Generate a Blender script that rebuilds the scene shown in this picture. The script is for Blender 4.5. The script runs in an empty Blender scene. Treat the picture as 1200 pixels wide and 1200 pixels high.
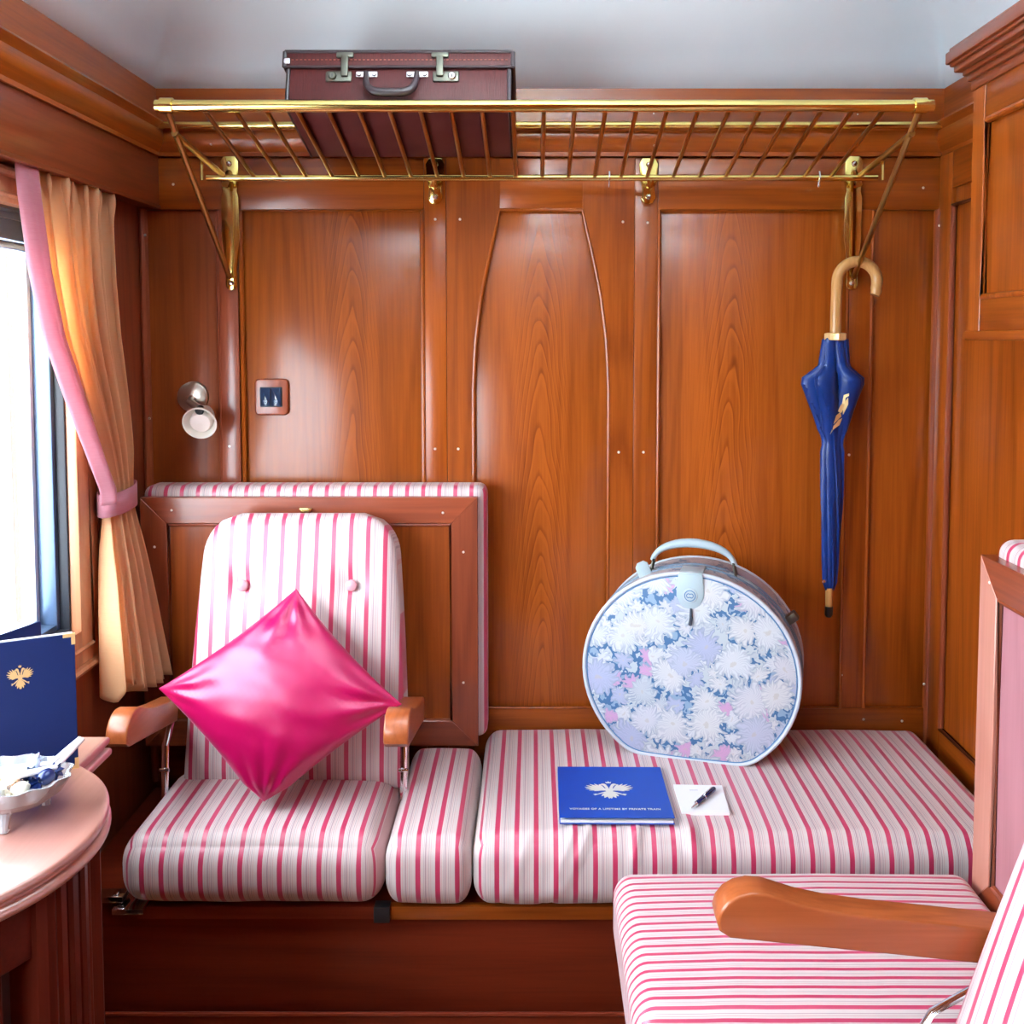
import bpy, bmesh, math, random
from mathutils import Vector, Matrix, noise as mnoise
from mathutils.bvhtree import BVHTree
random.seed(7)
R = math.radians
scene = bpy.context.scene
COL = scene.collection

# ------------------------------------------------------------------ camera
F, VX, PITCH, CAMZ = 1150.0, 625.0, R(3.4), 1.38
CP, SP = math.cos(PITCH), math.sin(PITCH)
CYP = 395 + F * math.tan(PITCH)
cam_d = bpy.data.cameras.new('camera')
cam_d.sensor_width = 36.0
cam_d.lens = 36.0 * F / 1200
cam_d.shift_x = -(VX - 600) / 1200
cam_d.shift_y = -(600 - CYP) / 1200
cam_d.clip_start = 0.02
cam = bpy.data.objects.new('camera', cam_d)
cam.location = (0, 0, CAMZ)
cam.rotation_euler = (math.pi / 2 - PITCH, 0, 0)
COL.objects.link(cam)
scene.camera = cam


def at(px, py, y):
    """point seen at a pixel, at depth y into the room"""
    v = (CYP - py) / F
    z = y * (v * CP - SP) / (CP + v * SP)
    zc = y * CP - z * SP
    return Vector(((px - VX) * zc / F, y, CAMZ + z))


# ------------------------------------------------------------------ objects
W = {}          # world matrix of each object made here


def link(o, parent=None):
    COL.objects.link(o)
    if parent is not None:
        o.parent = parent
    return o


def thing(name, label, cat, loc=(0, 0, 0), rot=None, group=None):
    o = bpy.data.objects.new(name, None)
    o.empty_display_size = 0.05
    link(o)
    M = Matrix.Translation(Vector(loc))
    if rot is not None:
        M = M @ rot.to_4x4()
    o.matrix_world = M
    W[o.name] = M
    o['label'] = label
    o['category'] = cat
    if group:
        o['group'] = group
    return o


def tag(o, label, cat, group=None):
    o['label'] = label
    o['category'] = cat
    if group:
        o['group'] = group
    return o


def build(name, bm, mat, parent=None, local=False, sharp=35, loc=None, recalc=True):
    """bm (world coordinates, or the parent's when local) becomes one mesh object"""
    if recalc:
        bmesh.ops.recalc_face_normals(bm, faces=bm.faces)
    me = bpy.data.meshes.new(name)
    bm.to_mesh(me)
    bm.free()
    o = bpy.data.objects.new(name, me)
    if parent is not None:
        PM = W[parent.name]
        if not local:
            me.transform(PM.inverted())
        link(o, parent)
        W[o.name] = PM
    else:
        if loc is None:
            n = len(me.vertices)
            xs = [v.co for v in me.vertices]
            loc = Vector(((min(v.x for v in xs) + max(v.x for v in xs)) / 2,
                          (min(v.y for v in xs) + max(v.y for v in xs)) / 2,
                          min(v.z for v in xs)))
        else:
            loc = Vector(loc)
        me.transform(Matrix.Translation(-loc))
        link(o)
        o.location = loc
        W[o.name] = Matrix.Translation(loc)
    me.materials.append(mat)
    for p in me.polygons:
        p.use_smooth = True
    try:
        me.set_sharp_from_angle(angle=R(sharp))
    except Exception:
        pass
    return o


def struct(name, bm, mat, parent=None, **k):
    o = build(name, bm, mat, parent, **k)
    if parent is None:
        o['kind'] = 'structure'
    return o


# ------------------------------------------------------------------ shapes
def NB():
    return bmesh.new()


def add_faces(bm, verts, faces):
    vs = [bm.verts.new(v) for v in verts]
    for f in faces:
        try:
            bm.faces.new([vs[i] for i in f])
        except ValueError:
            pass
    return vs


def box(bm, x0, x1, y0, y1, z0, z1, bev=0.0, seg=2):
    b = bmesh.new()
    vs = [(x, y, z) for x in (x0, x1) for y in (y0, y1) for z in (z0, z1)]
    add_faces(b, vs, [(0, 1, 3, 2), (4, 6, 7, 5), (0, 4, 5, 1), (2, 3, 7, 6), (0, 2, 6, 4), (1, 5, 7, 3)])
    if bev > 0:
        bmesh.ops.bevel(b, geom=b.edges[:], offset=bev, segments=seg, affect='EDGES', profile=0.5)
    bmesh.ops.recalc_face_normals(b, faces=b.faces)
    merge(bm, b)
    return bm


def merge(bm, b, M=None):
    me = bpy.data.meshes.new('tmp')
    b.to_mesh(me)
    b.free()
    if M is not None:
        me.transform(M)
    bm.from_mesh(me)
    bpy.data.meshes.remove(me)


def tube(bm, pts, r, n=12, closed=False, caps=True, flat=None):
    """sweep a circle (radius r or list of radii) along pts"""
    pts = [Vector(p) for p in pts]
    m = len(pts)
    rs = r if isinstance(r, (list, tuple)) else [r] * m
    rings = []
    up = None
    for i, p in enumerate(pts):
        a = pts[(i - 1) % m] if (closed or i > 0) else p
        c = pts[(i + 1) % m] if (closed or i < m - 1) else p
        t = (c - a).normalized()
        if up is None:
            up = Vector((0, 0, 1)) if abs(t.z) < 0.9 else Vector((0, 1, 0))
        s = t.cross(up).normalized()
        up = s.cross(t).normalized()
        ring = []
        for k in range(n):
            an = 2 * math.pi * k / n
            fx = 1.0 if flat is None else flat
            ring.append(bm.verts.new(p + s * math.cos(an) * rs[i] + up * math.sin(an) * rs[i] * fx))
        rings.append(ring)
    for i in range(m if closed else m - 1):
        A, B = rings[i], rings[(i + 1) % m]
        for k in range(n):
            bm.faces.new((A[k], A[(k + 1) % n], B[(k + 1) % n], B[k]))
    if caps and not closed:
        bm.faces.new(rings[0][::-1])
        bm.faces.new(rings[-1])
    return bm


def lathe(bm, prof, M=Matrix(), n=32, fr=None):
    """prof: (radius, height) pairs around local Z, placed by M; fr(angle, h) scales the radius"""
    rings = []
    for (r, h) in prof:
        if r < 1e-6:
            rings.append([bm.verts.new(M @ Vector((0, 0, h)))])
        else:
            ring = []
            for k in range(n):
                a = 2 * math.pi * k / n
                q = r * (fr(a, h) if fr else 1)
                ring.append(bm.verts.new(M @ Vector((q * math.cos(a), q * math.sin(a), h))))
            rings.append(ring)
    for A, B in zip(rings, rings[1:]):
        for k in range(n):
            a0, a1 = A[k % len(A)], A[(k + 1) % len(A)]
            b0, b1 = B[k % len(B)], B[(k + 1) % len(B)]
            f = []
            for v in (a0, a1, b1, b0):
                if v not in f:
                    f.append(v)
            if len(f) > 2:
                try:
                    bm.faces.new(f)
                except ValueError:
                    pass
    return bm


def prism(bm, poly, M, h0, h1, bev=0.0, seg=2):
    """poly in local XY, extruded along local Z from h0 to h1, placed by M"""
    b = bmesh.new()
    lo = [b.verts.new((p[0], p[1], h0)) for p in poly]
    hi = [b.verts.new((p[0], p[1], h1)) for p in poly]
    n = len(poly)
    b.faces.new(lo[::-1])
    top = b.faces.new(hi)
    for i in range(n):
        b.faces.new((lo[i], lo[(i + 1) % n], hi[(i + 1) % n], hi[i]))
    bmesh.ops.recalc_face_normals(b, faces=b.faces)
    if bev > 0:
        es = [e for e in b.edges if abs(e.verts[0].co.z - e.verts[1].co.z) < 1e-9]
        bmesh.ops.bevel(b, geom=es, offset=bev, segments=seg, affect='EDGES', profile=0.5)
    merge(bm, b, M)
    return bm


def axes(o, x, y, z):
    """matrix with the given local axes and origin"""
    return Matrix(((x[0], y[0], z[0], o[0]), (x[1], y[1], z[1], o[1]), (x[2], y[2], z[2], o[2]), (0, 0, 0, 1)))


def spaced(lo, hi, r, n):
    """coordinates with extra steps inside r of both ends"""
    e = [lo + r * q for q in (0, 0.08, 0.2, 0.36, 0.56, 0.78, 1.0)]
    m = [lo + r + (hi - lo - 2 * r) * k / n for k in range(1, n)]
    f = [hi - r * q for q in (1.0, 0.78, 0.56, 0.36, 0.2, 0.08, 0)]
    return e + m + f


def cushion(x0, x1, y0, y1, z0, z1, r, crown=0.01, nx=14, ny=10, suax=0, wr=0.0, rz=None, seed=0.0, sag=None):
    """soft upholstered block: rounded edges, crowned top; 'su' runs across the stripes"""
    rz = rz or r
    xs, ys, zs = spaced(x0, x1, r, nx), spaced(y0, y1, r, ny), spaced(z0, z1, min(rz, (z1 - z0) * 0.49), 3)
    bm = bmesh.new()
    su = bm.verts.layers.float.new('su')
    cache = {}
    R3 = (r, r, min(rz, (z1 - z0) * 0.49))
    lo, hi = (x0, y0, z0), (x1, y1, z1)

    def V(x, y, z):
        k = (round(x, 6), round(y, 6), round(z, 6))
        if k in cache:
            return cache[k]
        p = [x, y, z]
        d = [0, 0, 0]
        q = [0, 0, 0]
        for i in range(3):
            q[i] = min(max(p[i], lo[i] + R3[i]), hi[i] - R3[i])
            d[i] = (p[i] - q[i]) / R3[i]
        L = math.sqrt(sum(t * t for t in d))
        if L > 1e-9:
            p = [q[i] + d[i] / L * R3[i] for i in range(3)]
        ux = 1 - ((x - x0) / (x1 - x0) * 2 - 1) ** 4
        uy = 1 - ((y - y0) / (y1 - y0) * 2 - 1) ** 4
        uz = 1 - ((z - z0) / (z1 - z0) * 2 - 1) ** 2
        if z > (z0 + z1) / 2:
            p[2] += crown * ux * uy
        p[1] += (-1 if y < (y0 + y1) / 2 else 1) * crown * 0.5 * ux * uz * abs(d[1])
        if wr:
            w = mnoise.noise(Vector((p[0] * 7 + seed, p[1] * 5, p[2] * 5))) + 0.5 * mnoise.noise(Vector((p[0] * 19 + seed, p[1] * 12, p[2] * 12)))
            p[2] += wr * w
            p[1] += wr * 0.6 * w
        if sag:
            p = sag(p)
        v = bm.verts.new(p)
        v[su] = (x, y, z)[suax]
        cache[k] = v
        return v

    def grid(A, B, fn):
        for i in range(len(A) - 1):
            for j in range(len(B) - 1):
                try:
                    bm.faces.new((fn(A[i], B[j]), fn(A[i + 1], B[j]), fn(A[i + 1], B[j + 1]), fn(A[i], B[j + 1])))
                except ValueError:
                    pass
    for z in (z0, z1):
        grid(xs, ys, lambda a, b: V(a, b, z))
    for y in (y0, y1):
        grid(xs, zs, lambda a, b: V(a, y, b))
    for x in (x0, x1):
        grid(ys, zs, lambda a, b: V(x, a, b))
    return bm


def half_round_path(bm, pts, r, closed=True):
    tube(bm, pts, r, n=8, closed=closed)


# ------------------------------------------------------------------ materials
class NT:
    def __init__(self, name):
        self.m = bpy.data.materials.new(name)
        self.m.use_nodes = True
        self.t = self.m.node_tree
        self.t.nodes.clear()
        self.out = self.t.nodes.new('ShaderNodeOutputMaterial')
        self.b = self.t.nodes.new('ShaderNodeBsdfPrincipled')
        self.t.links.new(self.b.outputs[0], self.out.inputs[0])

    def n(self, kind, **k):
        x = self.t.nodes.new('ShaderNode' + kind)
        for a, v in k.items():
            setattr(x, a, v)
        return x

    def l(self, a, b):
        self.t.links.new(a, b)

    def put(self, sock, v):
        if hasattr(v, 'is_linked'):
            self.l(v, sock)
        else:
            sock.default_value = v

    def math(self, op, a, b=None, c=None, clamp=False):
        x = self.n('Math', operation=op, use_clamp=clamp)
        self.put(x.inputs[0], a)
        if b is not None:
            self.put(x.inputs[1], b)
        if c is not None:
            self.put(x.inputs[2], c)
        return x.outputs[0]

    def mix(self, fac, a, b, blend='MIX'):
        x = self.n('Mix', data_type='RGBA', blend_type=blend)
        self.put(x.inputs[0], fac)
        self.put(x.inputs[6], a if hasattr(a, 'is_linked') else (*a, 1))
        self.put(x.inputs[7], b if hasattr(b, 'is_linked') else (*b, 1))
        return x.outputs[2]

    def noise(self, vec, scale, detail=2, rough=0.5, dist=0.0):
        x = self.n('TexNoise')
        self.l(vec, x.inputs['Vector'])
        x.inputs['Scale'].default_value = scale
        x.inputs['Detail'].default_value = detail
        x.inputs['Roughness'].default_value = rough
        x.inputs['Distortion'].default_value = dist
        return x.outputs[0]

    def vmul(self, a, v):
        x = self.n('VectorMath', operation='MULTIPLY')
        self.l(a, x.inputs[0])
        x.inputs[1].default_value = v
        return x.outputs[0]

    def vadd(self, a, b):
        x = self.n('VectorMath', operation='ADD')
        self.l(a, x.inputs[0])
        self.l(b, x.inputs[1])
        return x.outputs[0]

    def ramp(self, fac, stops, interp='LINEAR'):
        x = self.n('ValToRGB')
        x.color_ramp.interpolation = interp
        e = x.color_ramp.elements
        while len(e) < len(stops):
            e.new(0.5)
        for el, (p, c) in zip(e, stops):
            el.position = p
            el.color = (*c, 1) if len(c) == 3 else c
        self.l(fac, x.inputs[0])
        return x.outputs[0]

    def obj(self):
        return self.n('TexCoord').outputs['Object']

    def bump(self, h, strength=0.2, dist=0.002):
        x = self.n('Bump')
        x.inputs['Strength'].default_value = strength
        x.inputs['Distance'].default_value = dist
        self.l(h, x.inputs['Height'])
        self.l(x.outputs[0], self.b.inputs['Normal'])

    def set(self, **k):
        for a, v in k.items():
            self.put(self.b.inputs[a.replace('_', ' ')], (*v, 1) if isinstance(v, tuple) and len(v) == 3 else v)
        return self.m


def plain(name, col, rough=0.5, metal=0.0, **k):
    t = NT(name)
    t.set(Base_Color=col, Roughness=rough, Metallic=metal)
    for a, v in k.items():
        t.put(t.b.inputs[a.replace('_', ' ')], (*v, 1) if isinstance(v, tuple) else v)
    return t.m


def wood(name, axis, light=(0.315, 0.066, 0.005), dark=(0.125, 0.018, 0.0013), coat=0.6, rough=0.42, strips=0.0, fig=1.0, freq=1.0, crough=0.19, spec=0.12):
    t = NT(name)
    oi = t.n('ObjectInfo')
    rnd = t.n('CombineXYZ')
    for i, q in enumerate((13.0, 29.0, 7.0)):
        t.l(t.math('MULTIPLY', oi.outputs['Random'], q), rnd.inputs[i])
    co = t.vadd(t.obj(), rnd.outputs[0])
    s = [5.0 * freq] * 3
    s[axis] = 0.42 * freq
    n1 = t.noise(t.vmul(co, s), 1.0, 1.5, 0.45, 0.25)
    w = t.math('SINE', t.math('MULTIPLY', n1, 85.0))
    w = t.math('POWER', t.math('MULTIPLY_ADD', w, 0.5, 0.5), 3.0)
    s2 = [170.0] * 3
    s2[axis] = 5.0
    pores = t.noise(t.vmul(co, s2), 1.0, 3, 0.6)
    s3 = [18.0] * 3
    s3[axis] = 0.8
    band = t.noise(t.vmul(co, s3), 1.0, 2, 0.5)
    f = t.math('ADD', t.math('MULTIPLY', w, 0.30 * fig), t.math('MULTIPLY_ADD', pores, 0.9, -0.25))
    f = t.math('ADD', f, t.math('MULTIPLY_ADD', band, 0.8, -0.35), clamp=True)
    if strips:      # nested flame arches down the middle of every second leaf of veneer
        so = t.n('SeparateXYZ')
        t.l(t.obj(), so.inputs[0])
        lx = t.math('ADD', t.math('DIVIDE', so.outputs[0], strips), 0.5)
        leaf = t.math('FLOOR', lx)
        xl = t.math('MULTIPLY', t.math('SUBTRACT', t.math('FRACT', lx), 0.5), strips)
        nz = t.noise(t.vmul(t.obj(), (9.0, 9.0, 2.2)), 1.0, 2, 0.5)
        ph = t.math('ADD', t.math('MULTIPLY', t.math('POWER', t.math('ABSOLUTE', t.math('MULTIPLY_ADD', nz, 0.03, t.math('SUBTRACT', xl, 0.015))), 1.6), 34.0), t.math('MULTIPLY_ADD', nz, 0.5, so.outputs[2]))
        ph = t.math('ADD', ph, t.math('MULTIPLY', leaf, 0.031))
        fr = t.math('FRACT', t.math('DIVIDE', ph, 0.085))
        lite = t.ramp(fr, [(0.0, (0, 0, 0)), (0.62, (0.12, 0.12, 0.12)), (0.90, (1, 1, 1)), (0.94, (0, 0, 0)), (1.0, (0, 0, 0))])
        drk = t.ramp(fr, [(0.0, (1, 1, 1)), (0.16, (0, 0, 0)), (0.93, (0, 0, 0)), (0.96, (1, 1, 1))])
        even = t.math('LESS_THAN', t.math('ABSOLUTE', t.math('SUBTRACT', t.math('FRACT', t.math('MULTIPLY', leaf, 0.5)), 0.0)), 0.25)
        fade = t.math('MULTIPLY', even, t.math('SMOOTH_MIN', 1.0, t.math('MULTIPLY', t.math('SUBTRACT', 0.085, t.math('ABSOLUTE', xl)), 22.0), 0.1), clamp=True)
        f = t.math('SUBTRACT', f, t.math('MULTIPLY', t.math('MULTIPLY', lite, fade), 0.46))
        f = t.math('ADD', f, t.math('MULTIPLY', t.math('MULTIPLY', drk, fade), 0.36), clamp=True)
    c = t.mix(f, light, dark)
    hsv = t.n('HueSaturation')
    t.l(c, hsv.inputs['Color'])
    val = t.math('MULTIPLY_ADD', oi.outputs['Random'], 0.22, 0.89)
    if strips:
        sx = t.n('SeparateXYZ')
        t.l(t.obj(), sx.inputs[0])
        wn = t.n('TexWhiteNoise', noise_dimensions='1D')
        t.l(t.math('FLOOR', t.math('ADD', t.math('DIVIDE', sx.outputs[0], strips), 0.5)), wn.inputs['W'])
        val = t.math('MULTIPLY', val, t.math('MULTIPLY_ADD', wn.outputs[0], 0.24, 0.88))
    t.l(val, hsv.inputs['Value'])
    t.l(hsv.outputs[0], t.b.inputs['Base Color'])
    t.set(Roughness=rough, Coat_Weight=coat, Coat_Roughness=crough, Specular_IOR_Level=spec)
    t.bump(pores, 0.06, 0.001)
    return t.m


WX = wood('wood_grain_across', 0)
WY = wood('wood_grain_along', 1)
WZ = wood('wood_grain_upright', 2)
WP = wood('wood_veneer_panel', 2, strips=0.225, light=(0.315, 0.068, 0.006), dark=(0.135, 0.021, 0.0013), fig=0.7, freq=0.9)
WRX = wood('red_wood_across', 0, light=(0.25, 0.050, 0.016), dark=(0.13, 0.020, 0.007), coat=0.8, rough=0.45, crough=0.2, spec=0.2)
WRZ = wood('red_wood_upright', 2, light=(0.25, 0.050, 0.016), dark=(0.13, 0.020, 0.007), coat=0.8, rough=0.45, crough=0.2, spec=0.2)
WRY = wood('red_wood_along', 1, light=(0.25, 0.050, 0.014), dark=(0.13, 0.020, 0.006), coat=0.8, rough=0.45, crough=0.2, spec=0.2)
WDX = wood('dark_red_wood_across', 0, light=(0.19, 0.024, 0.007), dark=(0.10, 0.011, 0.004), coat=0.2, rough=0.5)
WDZ = wood('dark_red_wood_upright', 2, light=(0.19, 0.024, 0.007), dark=(0.10, 0.011, 0.004), coat=0.2, rough=0.5)
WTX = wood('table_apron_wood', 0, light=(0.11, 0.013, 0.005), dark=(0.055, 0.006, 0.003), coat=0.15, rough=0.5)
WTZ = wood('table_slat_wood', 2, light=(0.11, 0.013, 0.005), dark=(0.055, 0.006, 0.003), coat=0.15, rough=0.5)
WARM = wood('arm_wood', 1, light=(0.38, 0.095, 0.026), dark=(0.22, 0.045, 0.010), freq=2.0, coat=1.0, crough=0.3)
WARMX = wood('arm_wood_across', 0, light=(0.38, 0.095, 0.026), dark=(0.22, 0.045, 0.010), freq=2.0)
WTAB = wood('table_wood', 1, light=(0.52, 0.24, 0.19), dark=(0.40, 0.15, 0.11), coat=1.0, rough=0.3, crough=0.3, spec=0.8)  # pinkish wood, paled further to carry some of the window sheen
WTAB.node_tree.nodes['Principled BSDF'].inputs['Coat IOR'].default_value = 2.2
WPX = wood('window_lit_red_wood_upright', 2, light=(0.50, 0.21, 0.15), dark=(0.36, 0.12, 0.08), coat=0.8, rough=0.45, crough=0.32)  # red wood frame with pink window light mixed into its colour
WPP = wood('window_hazed_panel_wood', 2, light=(0.46, 0.19, 0.22), dark=(0.36, 0.13, 0.15), coat=0.8, rough=0.45, crough=0.32)  # panel wood with mauve window haze put into its colour
WOZ = wood('amber_panel_upright', 2, light=(0.30, 0.062, 0.008), dark=(0.14, 0.022, 0.002), rough=0.45, coat=0.3)
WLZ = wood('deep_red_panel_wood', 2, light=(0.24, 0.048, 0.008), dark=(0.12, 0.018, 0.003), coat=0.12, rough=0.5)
WCAS = wood('window_lit_casing_wood', 2, light=(0.54, 0.25, 0.13), dark=(0.38, 0.14, 0.06), coat=0.8)  # casing wood lightened in its colour for the window light beside it
CANE = wood('cane_wood', 2, light=(0.62, 0.32, 0.11), dark=(0.42, 0.18, 0.05), freq=3.0, coat=0.6)


def stripes(name, period=0.0372, narrow=False):
    t = NT(name)
    a = t.n('Attribute', attribute_name='su')
    u = t.math('FRACT', t.math('DIVIDE', a.outputs['Fac'], period))
    red, cream, grey, pk = (0.50, 0.030, 0.100), (0.62, 0.535, 0.52), (0.40, 0.29, 0.31), (0.56, 0.34, 0.34)
    S = [(0.0, cream), (0.02, red), (0.275, cream), (0.345, pk), (0.37, cream), (0.43, grey), (0.455, cream), (0.50, grey), (0.56, cream),
         (0.605, pk), (0.63, cream), (0.69, grey), (0.715, cream), (0.79, pk), (0.815, cream)]
    if narrow:
        S = [(0.0, cream), (0.03, red), (0.36, cream), (0.52, pk), (0.57, cream), (0.70, grey), (0.75, cream)]
    x = t.ramp(u, S, 'CONSTANT')
    t.l(x, t.b.inputs['Base Color'])
    sep = t.n('SeparateColor')
    t.l(x, sep.inputs[0])
    isred = t.math('LESS_THAN', sep.outputs[1], 0.1)
    t.l(t.math('MULTIPLY_ADD', isred, -0.08, 0.50), t.b.inputs['Roughness'])
    t.l(t.math('MULTIPLY_ADD', isred, 0.6, 0.4), t.b.inputs['Specular IOR Level'])
    t.set(Sheen_Weight=0.35, Sheen_Roughness=0.35)
    t.b.inputs['Sheen Tint'].default_value = (1.0, 0.88, 0.90, 1)
    n = t.noise(t.obj(), 900, 2)
    t.bump(n, 0.12, 0.0006)
    return t.m


STRIPE = stripes('striped_satin')
STRIPEN = stripes('narrow_striped_satin', 0.0192, True)
BRASS = plain('polished_brass', (0.78, 0.62, 0.20), 0.12, 1.0)
BROWNB = plain('brown_brass', (0.42, 0.24, 0.07), 0.28, 1.0)  # browner brass for the rods, braces and upper arms
CHROME = plain('chrome', (0.85, 0.85, 0.87), 0.10, 1.0)
NICKEL = plain('brushed_nickel', (0.62, 0.57, 0.50), 0.28, 1.0)
STEEL = plain('dull_steel', (0.13, 0.125, 0.10), 0.42, 1.0)
SILVER = plain('silver', (0.93, 0.92, 0.93), 0.16, 1.0)
BLACK = plain('black_plastic', (0.012, 0.012, 0.014), 0.4)
CREAMP = plain('cream_enamel', (0.80, 0.76, 0.68), 0.3)
FROST = plain('frosted_lens', (0.88, 0.80, 0.74), 0.45)
SWB = plain('dark_blue_rocker', (0.006, 0.022, 0.06), 0.18, Coat_Weight=0.6)
PEARL = plain('pearl_handle', (0.80, 0.77, 0.82), 0.25, 0.15, Coat_Weight=0.5)
PAPER = plain('white_paper', (0.86, 0.86, 0.88), 0.6)
GOLD = plain('gold_foil', (0.88, 0.62, 0.28), 0.32, 0.6)
PALEGOLD = plain('pale_foil', (0.92, 0.86, 0.74), 0.35, 0.4)
SHEET = plain('cream_thread', (0.75, 0.60, 0.45), 0.6)
FRAMEG = plain('blue_grey_window_metal', (0.10, 0.15, 0.24), 0.3, 0.5)
FRAMEW = plain('pale_window_metal', (0.62, 0.68, 0.76), 0.3, 0.4)
RUBBER = plain('window_rubber', (0.012, 0.014, 0.02), 0.5)
SCREW = plain('screw_steel', (0.85, 0.80, 0.70), 0.35, 0.5)
COVER = plain('royal_blue_cover', (0.004, 0.052, 0.36), 0.45, Specular_IOR_Level=0.25)
NAVYP = plain('navy_pen', (0.006, 0.012, 0.09), 0.2, Coat_Weight=0.6)
FLOORM = wood('floor_boards', 1, light=(0.16, 0.06, 0.02), dark=(0.08, 0.03, 0.012))


def navy_cloth():
    t = NT('navy_book_cloth')
    n = t.noise(t.obj(), 1400, 2)
    t.l(t.mix(n, (0.002, 0.007, 0.046), (0.004, 0.014, 0.08)), t.b.inputs['Base Color'])
    t.set(Roughness=0.55, Specular_IOR_Level=0.2)
    t.bump(n, 0.2, 0.0004)
    return t.m


NAVYC = navy_cloth()


def ceiling_paint():
    t = NT('ceiling_paint')
    n = t.noise(t.obj(), 9, 3)
    t.l(t.mix(n, (0.72, 0.81, 0.85), (0.78, 0.86, 0.89)), t.b.inputs['Base Color'])
    t.set(Roughness=0.38, Specular_IOR_Level=0.5)
    t.bump(n, 0.10, 0.01)
    return t.m


CEIL = ceiling_paint()


def satin():
    t = NT('fuchsia_satin')
    n = t.noise(t.obj(), 35, 3)
    t.l(t.mix(n, (0.36, 0.0006, 0.060), (0.44, 0.001, 0.08)), t.b.inputs['Base Color'])
    t.set(Roughness=0.36, Specular_IOR_Level=0.9, Sheen_Weight=0.35, Sheen_Roughness=0.3, Anisotropic=0.4)
    t.b.inputs['Specular Tint'].default_value = (1.0, 0.72, 0.86, 1)
    t.b.inputs['Sheen Tint'].default_value = (1.0, 0.55, 0.78, 1)
    return t.m


SATIN = satin()


def curtain_cloth(name, c1, c2, tr):
    t = NT(name)
    co = t.obj()
    n = t.noise(t.vmul(co, (40, 40, 900)), 1.0, 3, 0.7)
    c = t.mix(n, c1, c2)
    t.l(c, t.b.inputs['Base Color'])
    t.set(Roughness=0.55, Sheen_Weight=0.25)
    t.bump(n, 0.15, 0.0006)
    tl = t.n('BsdfTranslucent')
    t.l(c, tl.inputs[0])
    ms = t.n('MixShader')
    ms.inputs[0].default_value = tr
    t.l(t.b.outputs[0], ms.inputs[1])
    t.l(tl.outputs[0], ms.inputs[2])
    t.l(ms.outputs[0], t.out.inputs[0])
    return t.m


CURT = curtain_cloth('amber_curtain_cloth', (0.94, 0.60, 0.30), (0.97, 0.74, 0.46), 0.52)
CPINK = curtain_cloth('rose_curtain_cloth', (0.60, 0.21, 0.28), (0.72, 0.36, 0.42), 0.35)


def leatherette():
    t = NT('ribbed_oxblood_board')
    co = t.obj()
    n = t.noise(t.vmul(co, (420, 420, 30)), 1.0, 3, 0.65)
    t.l(t.mix(t.math('MULTIPLY_ADD', n, 1.6, -0.3, clamp=True), (0.028, 0.004, 0.004), (0.085, 0.011, 0.010)), t.b.inputs['Base Color'])
    t.set(Roughness=0.55, Specular_IOR_Level=0.25)
    t.bump(n, 0.4, 0.0015)
    return t.m


OXBLOOD = leatherette()
DARKL = plain('dark_brown_leather', (0.022, 0.010, 0.012), 0.42)


def umbrella_cloth():
    t = NT('navy_umbrella_cloth')
    n = t.noise(t.vmul(t.obj(), (300, 300, 300)), 1.0, 2)
    t.l(t.mix(n, (0.0015, 0.015, 0.10), (0.002, 0.025, 0.155)), t.b.inputs['Base Color'])
    t.set(Roughness=0.36, Specular_IOR_Level=0.32)
    t.b.inputs['Sheen Tint'].default_value = (0.4, 0.55, 1.0, 1)
    return t.m


UMB = umbrella_cloth()


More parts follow.
